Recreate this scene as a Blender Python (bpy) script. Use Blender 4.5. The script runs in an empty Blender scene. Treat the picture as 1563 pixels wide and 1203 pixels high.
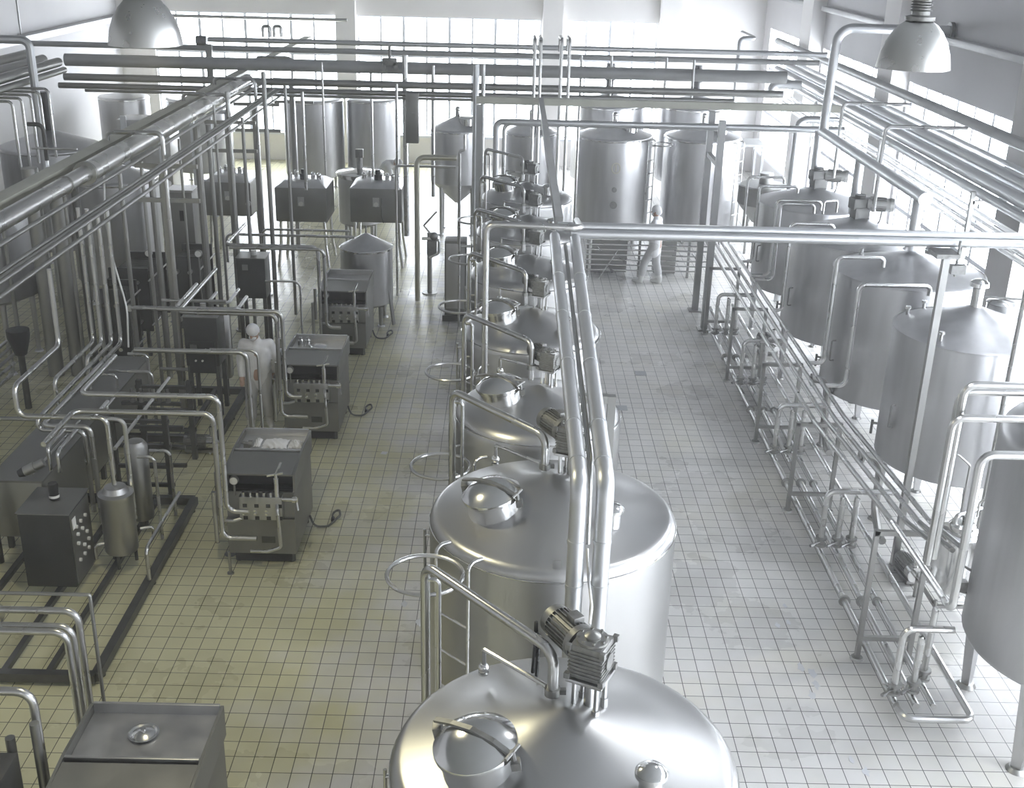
import bpy, bmesh, math, random
from mathutils import Vector as V, Matrix
random.seed(11)
PI = math.pi
SC = bpy.context.scene
COL = SC.collection

# ------------------------------------------------------------------ camera model (measured from the floor tiles)
FPX = 1750.0; PITCH, ROLL, YAW = .38544633, -.0258531939, .00812313881
TILE = .188; CAMZ = 38.0774590 * TILE
def _cam_axes():
    cy, sy = math.cos(YAW), math.sin(YAW)
    fwd = V((sy*math.cos(PITCH), cy*math.cos(PITCH), -math.sin(PITCH)))
    right = V((cy, -sy, 0)); down = fwd.cross(right)
    c, s = math.cos(ROLL), math.sin(ROLL)
    return c*right + s*down, -s*right + c*down, fwd
AX, AY, AZ = _cam_axes()
CAM = V((0, 0, CAMZ))
def ray(px, py): return AX*((px-781.5)/FPX) + AY*((py-601.5)/FPX) + AZ
def GZ(px, py, z=0.0):
    d = ray(px, py); return CAM + d*((z-CAMZ)/d.z)
def GY(px, py, y):
    d = ray(px, py); return CAM + d*(y/d.y)
def GX(px, py, x):
    d = ray(px, py); return CAM + d*(x/d.x)
def proj(p):
    q = V(p)-CAM; zc = q.dot(AZ); return 781.5+FPX*q.dot(AX)/zc, 601.5+FPX*q.dot(AY)/zc
AXES = {'x': V((1,0,0)), 'y': V((0,1,0)), 'z': V((0,0,1))}
def slide(p, ax, px=None, py=None):
    """the point reached from p along a world axis where it is seen at column px or row py"""
    a = AXES[ax]; q = p-CAM
    k, A = ((px-781.5)/FPX, AX) if px is not None else ((py-601.5)/FPX, AY)
    t = (k*q.dot(AZ)-q.dot(A))/(a.dot(A)-k*a.dot(AZ))
    return p + a*t
def path(p, *moves):
    """axis-aligned run from p: ('z', row) ('x', column) ('y', row) or ('dx', metres) ... or a point"""
    out = [V(p)]
    for m in moves:
        if isinstance(m, V): out.append(m); continue
        k, v = m
        if k[0] == 'd': out.append(out[-1]+AXES[k[1]]*v)
        elif k[0] == 'a': q = out[-1].copy(); setattr(q, k[1], v); out.append(q)
        elif k == 'x': out.append(slide(out[-1], 'x', px=v))
        elif k == 'yc': out.append(slide(out[-1], 'y', px=v))
        else: out.append(slide(out[-1], k, py=v))
    return out

# ------------------------------------------------------------------ mesh builder
class MB:
    def __init__(s): s.v = []; s.f = []; s.sm = []
    def add(s, vs, fs, smooth=True, mat=None):
        o = len(s.v)
        s.v += [tuple(mat @ V(p)) if mat else tuple(p) for p in vs]
        for f in fs: s.f.append(tuple(o+i for i in f)); s.sm.append(smooth)
        return s
    def box(s, c, size, rot=None, bev=0.0):
        x, y, z = [d/2 for d in size]
        m = Matrix.Translation(V(c)) @ (rot.to_4x4() if rot else Matrix.Identity(4))
        b = min(bev, x*.9, y*.9, z*.9)
        if b <= 0:
            vs = [(i*x, j*y, k*z) for i in (-1,1) for j in (-1,1) for k in (-1,1)]
            return s.add(vs, [(0,1,3,2),(4,6,7,5),(0,4,5,1),(2,3,7,6),(0,2,6,4),(1,5,7,3)], False, m)
        bm = bmesh.new(); bmesh.ops.create_cube(bm, size=1)
        for v in bm.verts: v.co = V((v.co.x*2*x, v.co.y*2*y, v.co.z*2*z))
        bmesh.ops.bevel(bm, geom=bm.edges[:], offset=b, segments=2, affect='EDGES', profile=.6)
        bm.verts.index_update()
        s.add([v.co[:] for v in bm.verts], [[v.index for v in f.verts] for f in bm.faces], True, m)
        bm.free(); return s
    def bar(s, p0, p1, w, h, up=V((0,0,1)), bev=0.0):
        """rectangular bar from p0 to p1, w across, h along up"""
        p0, p1 = V(p0), V(p1); d = p1-p0; L = d.length; d = d/L
        if abs(d.dot(up)) > .99: up = V((0,1,0))
        a = d.cross(up).normalized(); u = a.cross(d)
        r = Matrix((a, d, u)).transposed()
        return s.box((p0+p1)/2, (w, L, h), r, bev)
    def cyl(s, p0, p1, r0, r1=None, n=16, caps=True):
        r1 = r0 if r1 is None else r1
        p0, p1 = V(p0), V(p1); d = (p1-p0).normalized()
        a = d.orthogonal().normalized(); b = d.cross(a)
        o = len(s.v); vs = []
        for p, r in ((p0, r0), (p1, r1)):
            for i in range(n):
                t = 2*PI*i/n; vs.append(p+a*(r*math.cos(t))+b*(r*math.sin(t)))
        s.add(vs, [(i, (i+1)%n, n+(i+1)%n, n+i) for i in range(n)])
        if caps: s.add(vs, [tuple(range(n-1,-1,-1)), tuple(range(n, 2*n))], False)
        return s
    def tube(s, pts, r, fil=None, n=10, seg=5, closed=False, caps=True):
        pts = [V(p) for p in pts]
        if not closed: pts = fillet(pts, fil if fil is not None else r*2.6, seg)
        m = len(pts); vs = []; prev = None
        for i, p in enumerate(pts):
            if closed: d = (pts[(i+1)%m]-pts[i-1])
            elif i == 0: d = pts[1]-p
            elif i == m-1: d = p-pts[-2]
            else: d = (pts[i+1]-p).normalized()+(p-pts[i-1]).normalized()
            if d.length < 1e-9: d = V((0,0,1))
            d.normalize()
            if prev is None: a = d.orthogonal().normalized()
            else:
                a = prev - d*prev.dot(d)
                a = a.normalized() if a.length > 1e-6 else d.orthogonal().normalized()
            prev = a; b = d.cross(a)
            for k in range(n):
                t = 2*PI*k/n; vs.append(p+a*(r*math.cos(t))+b*(r*math.sin(t)))
        fs = []
        for i in range(m if closed else m-1):
            j = (i+1) % m
            for k in range(n): fs.append((i*n+k, i*n+(k+1)%n, j*n+(k+1)%n, j*n+k))
        s.add(vs, fs)
        if caps and not closed: s.add(vs, [tuple(range(n-1,-1,-1)), tuple(range((m-1)*n, m*n))], False)
        return s
    def lathe(s, prof, c=(0,0,0), n=32, mat=None):
        """prof: list of (radius, height) turned about the vertical axis through c"""
        m = Matrix.Translation(V(c)) @ (mat.to_4x4() if mat else Matrix.Identity(4))
        vs = []; ring = []
        for r, z in prof:
            if r < 1e-6: ring.append([len(vs)]); vs.append((0,0,z))
            else:
                ring.append(list(range(len(vs), len(vs)+n)))
                vs += [(r*math.cos(2*PI*i/n), r*math.sin(2*PI*i/n), z) for i in range(n)]
        fs = []
        for a, b in zip(ring, ring[1:]):
            if len(a) == 1 and len(b) == 1: continue
            for i in range(n):
                j = (i+1) % n
                if len(a) == 1: fs.append((a[0], b[j], b[i]))
                elif len(b) == 1: fs.append((a[i], a[j], b[0]))
                else: fs.append((a[i], a[j], b[j], b[i]))
        return s.add(vs, fs, True, m)
    def ball(s, c, r, n=12):
        rx, ry, rz = (r, r, r) if not hasattr(r, '__len__') else r
        vs = []; h = n//2
        for i in range(h+1):
            t = PI*i/h
            for k in range(n): vs.append((c[0]+rx*math.sin(t)*math.cos(2*PI*k/n), c[1]+ry*math.sin(t)*math.sin(2*PI*k/n), c[2]-rz*math.cos(t)))
        return s.add(vs, [(i*n+k, i*n+(k+1)%n, (i+1)*n+(k+1)%n, (i+1)*n+k) for i in range(h) for k in range(n)])
    def prism(s, poly, z0, z1, mat=None):
        n = len(poly); vs = [(x, y, z0) for x, y in poly]+[(x, y, z1) for x, y in poly]
        return s.add(vs, [tuple(range(n-1,-1,-1)), tuple(range(n, 2*n))]+[(i,(i+1)%n,n+(i+1)%n,n+i) for i in range(n)], False, mat)
    def build(s, name, mat, parent=None, world=False, angle=35, loc=None):
        """ONE mesh object. world=True: coordinates are world ones, moved into the parent's frame"""
        vs = s.v
        if parent is not None and world:
            o = parent.location; vs = [(x-o.x, y-o.y, z-o.z) for x, y, z in vs]
        if parent is None and loc is None and vs:
            xs, ys, zs = zip(*vs); loc = ((min(xs)+max(xs))/2, (min(ys)+max(ys))/2, min(zs))
        if parent is None and loc is not None:
            vs = [(x-loc[0], y-loc[1], z-loc[2]) for x, y, z in vs]
        me = bpy.data.meshes.new(name); me.from_pydata(vs, [], s.f); me.update()
        bm = bmesh.new(); bm.from_mesh(me)
        bmesh.ops.remove_doubles(bm, verts=bm.verts[:], dist=1e-6)
        bmesh.ops.recalc_face_normals(bm, faces=bm.faces[:]); bm.to_mesh(me); bm.free()
        for p in me.polygons: p.use_smooth = True
        me.set_sharp_from_angle(angle=math.radians(angle))
        me.materials.append(mat)
        o = bpy.data.objects.new(name, me); COL.objects.link(o)
        if parent is not None: o.parent = parent
        elif loc is not None: o.location = loc
        return o

def fillet(pts, rad, seg=5):
    out = [pts[0]]
    for i in range(1, len(pts)-1):
        p, a, b = pts[i], pts[i-1], pts[i+1]
        u, w = (a-p), (b-p); lu, lw = u.length, w.length
        if lu < 1e-6 or lw < 1e-6: continue
        u /= lu; w /= lw; ang = u.angle(w)
        if ang > PI-.02 or ang < .02: out.append(p); continue
        t = min(rad/math.tan(ang/2), lu*.48, lw*.48); r = t*math.tan(ang/2)
        bis = (u+w).normalized(); c = p+bis*(r/math.sin(ang/2))
        s0, s1 = p+u*t-c, p+w*t-c; tot = s0.angle(s1)
        axis = s0.cross(s1).normalized()
        for k in range(seg+1): out.append(c+Matrix.Rotation(tot*k/seg, 3, axis) @ s0)
    out.append(pts[-1]); return out

def tag(o, label=None, cat=None, group=None, kind=None):
    if label: o['label'] = label
    if cat: o['category'] = cat
    if group: o['group'] = group
    if kind: o['kind'] = kind
    return o
def empty(name, loc, label=None, cat=None, group=None, rz=0.0):
    o = bpy.data.objects.new(name, None); COL.objects.link(o)
    o.empty_display_size = .1; o.location = loc; o.rotation_euler = (0, 0, rz)
    return tag(o, label, cat, group)
def kids(o): return [c for c in bpy.data.objects if c.parent == o]
def copy_tree(o, parent=None):
    c = o.copy(); COL.objects.link(c)
    if parent is not None: c.parent = parent
    for ch in kids(o): copy_tree(ch, c)
    return c
def struct(name, mb, mat, parent=None, **k):
    o = mb.build(name, mat, parent, **k); o['kind'] = 'structure'; return o

# ------------------------------------------------------------------ materials
MATS = {}
def mat(name, col, rough=.5, metal=0.0, spec=.5, bump=0.0, var=0.0, nscale=6.0, stretch=None, rvar=0.0, coat=0.0, detail=4):
    m = bpy.data.materials.new(name); m.use_nodes = True; nt = m.node_tree; b = nt.nodes['Principled BSDF']
    b.inputs['Base Color'].default_value = (*col, 1); b.inputs['Roughness'].default_value = rough
    b.inputs['Metallic'].default_value = metal; b.inputs['Specular IOR Level'].default_value = spec
    b.inputs['Coat Weight'].default_value = coat
    if bump or var or rvar:
        tc = nt.nodes.new('ShaderNodeTexCoord'); mp = nt.nodes.new('ShaderNodeMapping')
        mp.inputs['Scale'].default_value = stretch or (1, 1, 1)
        nt.links.new(tc.outputs['Object'], mp.inputs['Vector'])
        n = nt.nodes.new('ShaderNodeTexNoise'); n.inputs['Scale'].default_value = nscale; n.inputs['Detail'].default_value = detail
        nt.links.new(mp.outputs['Vector'], n.inputs['Vector'])
        if var:
            r = nt.nodes.new('ShaderNodeMapRange')
            r.inputs['From Min'].default_value = .3; r.inputs['From Max'].default_value = .7
            r.inputs['To Min'].default_value = 1-var; r.inputs['To Max'].default_value = 1+var
            nt.links.new(n.outputs['Fac'], r.inputs['Value'])
            x = nt.nodes.new('ShaderNodeMix'); x.data_type = 'RGBA'; x.blend_type = 'MULTIPLY'; x.inputs['Factor'].default_value = 1
            x.inputs['A'].default_value = (*col, 1); nt.links.new(r.outputs['Result'], x.inputs['B'])
            nt.links.new(x.outputs['Result'], b.inputs['Base Color'])
        if rvar:
            r = nt.nodes.new('ShaderNodeMapRange')
            r.inputs['From Min'].default_value = .3; r.inputs['From Max'].default_value = .7
            r.inputs['To Min'].default_value = max(.04, rough-rvar); r.inputs['To Max'].default_value = rough+rvar
            nt.links.new(n.outputs['Fac'], r.inputs['Value']); nt.links.new(r.outputs['Result'], b.inputs['Roughness'])
        if bump:
            bp = nt.nodes.new('ShaderNodeBump'); bp.inputs['Strength'].default_value = bump; bp.inputs['Distance'].default_value = .01
            nt.links.new(n.outputs['Fac'], bp.inputs['Height']); nt.links.new(bp.outputs['Normal'], b.inputs['Normal'])
    MATS[name] = m; return m
STEEL = mat('tank_steel', (.50,.50,.495), .36, 1, rvar=.05, var=.06, nscale=1.6, stretch=(1,1,.25), detail=1)
STEEL2 = mat('satin_steel', (.53,.53,.535), .38, 1, rvar=.05, var=.08, nscale=2.2, stretch=(2.5,2.5,.3), detail=2)
POLISH = mat('polished_steel', (.72,.72,.71), .16, 1, rvar=.05, nscale=5)
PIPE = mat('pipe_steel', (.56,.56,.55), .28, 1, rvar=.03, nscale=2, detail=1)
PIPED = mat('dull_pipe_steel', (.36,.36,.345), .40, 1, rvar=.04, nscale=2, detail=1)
CLAD = mat('aluminium_cladding', (.62,.63,.64), .38, .9, rvar=.04, nscale=2, detail=1)
PANEL = mat('panel_steel', (.26,.26,.247), .42, .85, var=.1, rvar=.07, nscale=2.5)
DARKST = mat('dark_steel', (.11,.11,.105), .45, .7, var=.15, nscale=5)
CAST = mat('cast_metal', (.27,.27,.26), .45, .8, var=.15, bump=.2, nscale=25)
BLACK = mat('black_rubber', (.02,.02,.02), .5, 0)
DARKBOX = mat('dark_enamel', (.03,.031,.03), .4, 0, var=.2, nscale=3)
WHITE = mat('white_plastic', (.82,.82,.80), .4, 0)
GAUGE = mat('gauge_face', (.75,.75,.72), .25, 0, coat=.5)
BEAM = mat('cream_beam_paint', (.52,.52,.45), .5, .1, var=.08, nscale=3)
BEAMG = mat('grey_beam_paint', (.40,.405,.40), .45, .3, var=.08, nscale=3)
CABLE = mat('cable_rubber', (.10,.10,.09), .5)
WCABLE = mat('white_cable', (.78,.78,.76), .45)
CLOTH = mat('white_cotton', (.84,.84,.85), .85, 0, var=.05, bump=.25, nscale=14)
SKIN = mat('skin', (.55,.36,.27), .55, 0)
BOOT = mat('white_rubber_boot', (.78,.78,.76), .45, 0)
# ------------------------------------------------------------------ the hall
XL, XR, YF, YB, ZC = -12.3, 7.9, -5.0, 37.5, 9.5
def tile_mat():
    m = bpy.data.materials.new('floor_tiles'); m.use_nodes = True; nt = m.node_tree; b = nt.nodes['Principled BSDF']
    L = nt.links.new
    tc = nt.nodes.new('ShaderNodeTexCoord'); mp = nt.nodes.new('ShaderNodeMapping')
    mp.inputs['Location'].default_value = (-14.168*TILE, -61.17*TILE, 0)
    L(tc.outputs['Object'], mp.inputs['Vector'])
    br = nt.nodes.new('ShaderNodeTexBrick'); br.offset = 0; br.squash = 1
    br.inputs['Scale'].default_value = 1; br.inputs['Brick Width'].default_value = TILE; br.inputs['Row Height'].default_value = TILE*1.11459
    br.inputs['Mortar Size'].default_value = .0042; br.inputs['Mortar Smooth'].default_value = .15; br.inputs['Bias'].default_value = 0
    br.inputs['Color1'].default_value = (.80,.785,.76,1); br.inputs['Color2'].default_value = (.75,.735,.70,1); br.inputs['Mortar'].default_value = (.10,.10,.095,1)
    L(mp.outputs['Vector'], br.inputs['Vector'])
    n = nt.nodes.new('ShaderNodeTexNoise'); n.inputs['Scale'].default_value = .55; n.inputs['Detail'].default_value = 5; n.inputs['Roughness'].default_value = .6
    L(tc.outputs['Object'], n.inputs['Vector'])
    r = nt.nodes.new('ShaderNodeMapRange'); r.inputs['From Min'].default_value = .35; r.inputs['From Max'].default_value = .65
    r.inputs['To Min'].default_value = .84; r.inputs['To Max'].default_value = 1.06; L(n.outputs['Fac'], r.inputs['Value'])
    x = nt.nodes.new('ShaderNodeMix'); x.data_type = 'RGBA'; x.blend_type = 'MULTIPLY'; x.inputs['Factor'].default_value = 1
    L(br.outputs['Color'], x.inputs['A']); L(r.outputs['Result'], x.inputs['B'])
    # old grime in yellow-brown patches along the machine lines
    n2 = nt.nodes.new('ShaderNodeTexNoise'); n2.inputs['Scale'].default_value = .9; n2.inputs['Detail'].default_value = 4
    L(tc.outputs['Object'], n2.inputs['Vector'])
    r2 = nt.nodes.new('ShaderNodeMapRange'); r2.inputs['From Min'].default_value = .52; r2.inputs['From Max'].default_value = .72
    r2.inputs['To Min'].default_value = 0; r2.inputs['To Max'].default_value = .3; L(n2.outputs['Fac'], r2.inputs['Value'])
    y = nt.nodes.new('ShaderNodeMix'); y.data_type = 'RGBA'; y.blend_type = 'MULTIPLY'
    L(r2.outputs['Result'], y.inputs['Factor']); L(x.outputs['Result'], y.inputs['A']); y.inputs['B'].default_value = (.86,.83,.62,1)
    # older, yellowed tiles: one by one, most of them on the left side of the hall
    sc_ = nt.nodes.new('ShaderNodeVectorMath'); sc_.operation = 'DIVIDE'; L(mp.outputs['Vector'], sc_.inputs[0]); sc_.inputs[1].default_value = (TILE, TILE*1.11459, 1)
    fl_ = nt.nodes.new('ShaderNodeVectorMath'); fl_.operation = 'FLOOR'; L(sc_.outputs[0], fl_.inputs[0])
    wn = nt.nodes.new('ShaderNodeTexWhiteNoise'); wn.noise_dimensions = '2D'; L(fl_.outputs[0], wn.inputs['Vector'])
    sx = nt.nodes.new('ShaderNodeSeparateXYZ'); L(tc.outputs['Object'], sx.inputs[0])
    def mth(op, a, b_, clamp=False):
        q = nt.nodes.new('ShaderNodeMath'); q.operation = op; q.use_clamp = clamp
        for i_, v_ in enumerate((a, b_)):
            if isinstance(v_, (int, float)): q.inputs[i_].default_value = v_
            else: L(v_, q.inputs[i_])
        return q.outputs[0]
    age = mth('ADD', mth('MULTIPLY', mth('ADD', sx.outputs['X'], .75), -.62), mth('ADD', mth('MULTIPLY', mth('SUBTRACT', wn.outputs['Value'], .5), .35), mth('MULTIPLY', mth('SUBTRACT', n2.outputs['Fac'], .5), 2.6)), True)
    z_ = nt.nodes.new('ShaderNodeMix'); z_.data_type = 'RGBA'; z_.blend_type = 'MULTIPLY'
    L(mth('MULTIPLY', age, .85), z_.inputs['Factor']); L(y.outputs['Result'], z_.inputs['A']); z_.inputs['B'].default_value = (.92,.90,.56,1)
    L(z_.outputs['Result'], b.inputs['Base Color'])
    r3 = nt.nodes.new('ShaderNodeMapRange'); r3.inputs['From Min'].default_value = .3; r3.inputs['From Max'].default_value = .7
    r3.inputs['To Min'].default_value = .2; r3.inputs['To Max'].default_value = .42; L(n.outputs['Fac'], r3.inputs['Value'])
    L(r3.outputs['Result'], b.inputs['Roughness'])
    b.inputs['Specular IOR Level'].default_value = .55
    bp = nt.nodes.new('ShaderNodeBump'); bp.inputs['Strength'].default_value = .25; bp.inputs['Distance'].default_value = .004; bp.invert = True
    L(br.outputs['Fac'], bp.inputs['Height']); L(bp.outputs['Normal'], b.inputs['Normal'])
    return m
TILES = tile_mat()
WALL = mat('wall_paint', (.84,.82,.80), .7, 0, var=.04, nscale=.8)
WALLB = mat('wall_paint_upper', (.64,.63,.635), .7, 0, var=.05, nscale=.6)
CEIL = mat('ceiling_paint', (.28,.285,.29), .8, 0, var=.05, nscale=.5)
FRAME = mat('window_frame_paint', (.74,.76,.80), .45, 0)
GLASS = bpy.data.materials.new('window_glass'); GLASS.use_nodes = True
def _glass():
    nt = GLASS.node_tree; nt.nodes.clear(); L = nt.links.new
    o = nt.nodes.new('ShaderNodeOutputMaterial'); t = nt.nodes.new('ShaderNodeBsdfTransparent'); g = nt.nodes.new('ShaderNodeBsdfGlossy')
    t.inputs['Color'].default_value = (.93,.95,.96,1); g.inputs['Roughness'].default_value = .05
    m = nt.nodes.new('ShaderNodeMixShader'); m.inputs['Fac'].default_value = .05; L(t.outputs[0], m.inputs[1]); L(g.outputs[0], m.inputs[2]); L(m.outputs[0], o.inputs['Surface'])
_glass()

b = MB(); b.box(((XL+XR)/2, (YF+YB)/2, -.1), (XR-XL+.6, YB-YF+.6, .2)); struct('floor', b, TILES, loc=(0,0,0))
b = MB(); b.box(((XL+XR)/2, (YF+YB)/2, ZC+.1), (XR-XL+.6, YB-YF+.6, .2)); struct('ceiling', b, CEIL)
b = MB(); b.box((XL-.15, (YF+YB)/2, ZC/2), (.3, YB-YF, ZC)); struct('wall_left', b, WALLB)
b = MB(); b.box(((XL+XR)/2, YF-.15, ZC/2), (XR-XL+.6, .3, ZC)); struct('wall_front', b, WALL)
for i, yy in enumerate((9, 16, 23, 30)):
    b = MB(); b.box((XL+.012, yy, 6.95), (.024, .06, 5.1)); struct('trim_%d' % (20+i), b, BEAMG)
b = MB(); b.box((XL+.15, (YF+YB)/2, 4.33), (.3, YB-YF, .16)); struct('trim_1', b, BEAMG)

SILL, TOP = .9, 4.55
def window(idx, a, b_, fixed, axis, npan, rows=(.9, 2.05, 3.35, 4.55), SILL=.9, TOP=4.55):
    """a glazed bay between a and b_ along the wall; frame with mullions and transoms, one pane sheet behind"""
    f = MB(); g = MB(); d = .05
    def bx(u0, u1, z0, z1, t=.07, mb=f, off=0):
        if axis == 'x': mb.box(((u0+u1)/2, fixed+off, (z0+z1)/2), (u1-u0, t, z1-z0))
        else: mb.box((fixed+off, (u0+u1)/2, (z0+z1)/2), (t, u1-u0, z1-z0))
    for k in range(npan+1):
        u = a+(b_-a)*k/npan; w = .055 if k % 2 else .085
        bx(max(a, u-w/2), min(b_, u+w/2), SILL, TOP)
    for z in rows: bx(a, b_, max(SILL, z-.04), min(TOP, z+.04), .075)
    o = struct('window_%d' % idx, f, FRAME)
    o2 = MB(); bx(a+.01, b_-.01, SILL+.01, TOP-.01, .008, o2, .0)
    p = o2.build('pane', GLASS, o, world=True)
    s = MB()
    if axis == 'x': s.box(((a+b_)/2, fixed-.14, SILL-.02), (b_-a, .3, .06))
    else: s.box((fixed-.14, (a+b_)/2, SILL-.02), (.3, b_-a, .06))
    s.build('window_sill', FRAME, o, world=True)
    return o
# back wall: three glazed bays between square piers, blank bay at the right end
backs = [(-12.3,-11.2,0), (-11.2,-5.48,1), (-5.48,-4.82,0), (-4.82,.93,1), (.93,1.61,0), (1.61,4.57,1), (4.57,5.29,0), (5.29,7.9,0)]
b = MB(); b.box(((XL+XR)/2, YB+.15, SILL/2), (XR-XL, .3, SILL)); b.box(((XL+XR)/2, YB+.15, (TOP+ZC)/2), (XR-XL, .3, ZC-TOP))
for x0, x1, g in backs:
    if not g: b.box(((x0+x1)/2, YB+.15, (SILL+TOP)/2), (x1-x0, .3, TOP-SILL))
struct('wall_back', b, WALL)
n = 1
for x0, x1, g in backs:
    if g: window(n, x0, x1, YB+.12, 'x', 8 if x1-x0 > 4 else 4); n += 1
t = 30
for x0, x1, g in backs[2:7:2]:
    b = MB(); b.box(((x0+x1)/2, YB-.14, ZC/2), (x1-x0-.06, .3, ZC)); struct('trim_%d' % t, b, WALL); t += 1
CL0, CL1 = 6.7, 9.1   # high windows added over the near right wall, unseen, to brighten the floor
# right wall: glazed along its whole length between piers
piers = [(36.6,37.5), (30.2,31.5), (23.35,24.5), (16.5,17.6), (9.6,10.7), (2.7,3.8), (-5,-3.9)]
b = MB(); b.box((XR+.15, (YF+YB)/2, SILL/2), (.3, YB-YF, SILL)); b.box((XR+.15, (YF+YB)/2, (TOP+CL0)/2), (.3, YB-YF, CL0-TOP)); b.box((XR+.15, (17.6+YB)/2, (CL0+ZC)/2), (.3, YB-17.6, ZC-CL0)); b.box((XR+.15, (YF+17.6)/2, (CL1+ZC)/2), (.3, 17.6-YF, ZC-CL1))
for y0, y1 in piers:
    b.box((XR+.15, (y0+y1)/2, (SILL+TOP)/2), (.3, y1-y0, TOP-SILL))
    if y0 < 17: b.box((XR+.15, (y0+y1)/2, (CL0+CL1)/2), (.3, y1-y0, CL1-CL0))
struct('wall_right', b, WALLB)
for i in range(len(piers)-1):
    window(n, piers[i+1][1], piers[i][0], XR+.12, 'y', 7); n += 1
for i in range(3, len(piers)-1):
    window(n, piers[i+1][1], piers[i][0], XR+.12, 'y', 7, (6.7, 7.9, 9.1), 6.7, 9.1); n += 1  # added high row, out of view, there for light on the right floor
for y0, y1 in piers[1:]:
    b = MB(); b.box((XR-.17, (y0+y1)/2, ZC/2), (.36, y1-y0-.2, ZC)); struct('trim_%d' % t, b, WALL); t += 1
b = MB()
for i in range(len(piers)-1): b.box((XR-.09, (piers[i+1][1]+piers[i][0])/2, 5.5), (.18, piers[i][0]-piers[i+1][1], .12), bev=.02)
struct('trim_2', b, BEAMG)

# ------------------------------------------------------------------ camera, light
cam = bpy.data.cameras.new('camera'); co = bpy.data.objects.new('camera', cam); COL.objects.link(co)
R3 = Matrix((AX, -AY, -AZ)).transposed(); co.matrix_world = Matrix.Translation(CAM) @ R3.to_4x4()
cam.sensor_fit = 'HORIZONTAL'; cam.sensor_width = 36; cam.lens = FPX/1563*36; cam.clip_end = 200; cam.clip_start = .05
SC.camera = co
w = bpy.data.worlds.new('overcast_sky'); SC.world = w; w.use_nodes = True
bg = w.node_tree.nodes['Background']; bg.inputs['Color'].default_value = (.93,.945,1,1); bg.inputs['Strength'].default_value = 9.0
def portal(name, loc, rot, sx, sy):
    l = bpy.data.lights.new(name, 'AREA'); l.shape = 'RECTANGLE'; l.size = sx; l.size_y = sy; l.cycles.is_portal = True
    o = bpy.data.objects.new(name, l); COL.objects.link(o); o.location = loc; o.rotation_euler = rot
for i in range(len(piers)-1):
    y0, y1 = piers[i+1][1], piers[i][0]
    portal('window_daylight', (XR+.28, (y0+y1)/2, (SILL+TOP)/2), (0, PI/2, 0), TOP-SILL, y1-y0)
for i in range(3, len(piers)-1): portal('window_daylight', (XR+.28, (piers[i+1][1]+piers[i][0])/2, (CL0+CL1)/2), (0, PI/2, 0), CL1-CL0, piers[i][0]-piers[i+1][1])  # daylight through the added high windows
for x0, x1, g in backs:
    if g: portal('window_daylight', ((x0+x1)/2, YB+.28, (SILL+TOP)/2), (-PI/2, 0, 0), x1-x0, TOP-SILL)
SC.view_settings.view_transform = 'Standard'; SC.view_settings.look = 'None'; SC.view_settings.gamma = 1; SC.view_settings.use_curve_mapping = False
SC.view_settings.exposure = 0.68
SC.cycles.max_bounces = 8; SC.cycles.diffuse_bounces = 4; SC.cycles.glossy_bounces = 4; SC.cycles.transparent_max_bounces = 12
SC.cycles.caustics_reflective = False; SC.cycles.caustics_refractive = False; SC.cycles.sample_clamp_indirect = 6
# ------------------------------------------------------------------ centre row of mixing tanks
def rotz(a): return Matrix.Rotation(a, 3, 'Z')
def tank_body(R, zr, rise, zb, name='body', n=64, sh=.09, mt=STEEL, parent=None, cone=.22):
    b = MB(); pr = [(0, zb-cone), (.06, zb-cone), (R-.02, zb-.02), (R, zb)]
    pr += [(R, zb+(zr-sh-zb)*k/3) for k in (1, 2, 3)]
    for k in range(1, 6):
        t = PI/2*k/5; pr.append((R-sh+sh*math.cos(t), zr-sh+sh*math.sin(t)))
    for k in range(1, 5): pr.append((R-sh-(R-sh-.02)*k/4, zr+rise*k/4))
    pr.append((0, zr+rise+.002)); b.lathe(pr, n=n)
    return b.build(name, mt, parent, angle=30)
def manhole(parent, x, y, z, r, tilt, dirn):
    """hinged round lid on a collar with a clamp bar across it"""
    rot = Matrix.Rotation(tilt, 3, V((-math.sin(dirn), math.cos(dirn), 0)))
    b = MB(); b.lathe([(r*.9, -.08), (r*.9, .055), (r*.97, .06), (r*.97, .075), (r*.86, .078)], (x, y, z), 36, rot)
    c = b.build('manhole_collar', POLISH, parent)
    b = MB(); b.lathe([(r, .07), (r*1.01, .085), (r, .1), (r*.93, .112), (r*.7, .15), (r*.35, .175), (0, .182)], (x, y, z), 36, rot)
    l = b.build('manhole_lid', POLISH, parent)
    m = Matrix.Translation(V((x, y, z))) @ rot.to_4x4() @ Matrix.Rotation(-.62, 4, 'Z')
    b = MB()
    pts = [(-r*1.14, .15), (-r*.6, .178), (0, .192), (r*.6, .165), (r*1.12, .11)]
    for (a, h), (a2, h2) in zip(pts, pts[1:]): b.bar(m @ V((a, 0, h)), m @ V((a2, 0, h2)), .03, .016, rot @ V((0,0,1)))
    b.build('clamp_bar', CAST, l)
    b = MB(); b.cyl(m @ V((r*1.12, 0, .02)), m @ V((r*1.12, 0, .15)), .014, n=8); b.cyl(m @ V((r*1.12, -.06, .14)), m @ V((r*1.12, .06, .14)), .011, n=8)
    b.box(m @ V((r*1.15, 0, .06)), (.05, .05, .05), rot); b.build('clamp_screw', CAST, l)
    b = MB(); b.box(m @ V((-r*1.13, 0, .08)), (.05, .08, .08), rot, .008); b.build('hinge', CAST, c)
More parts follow.
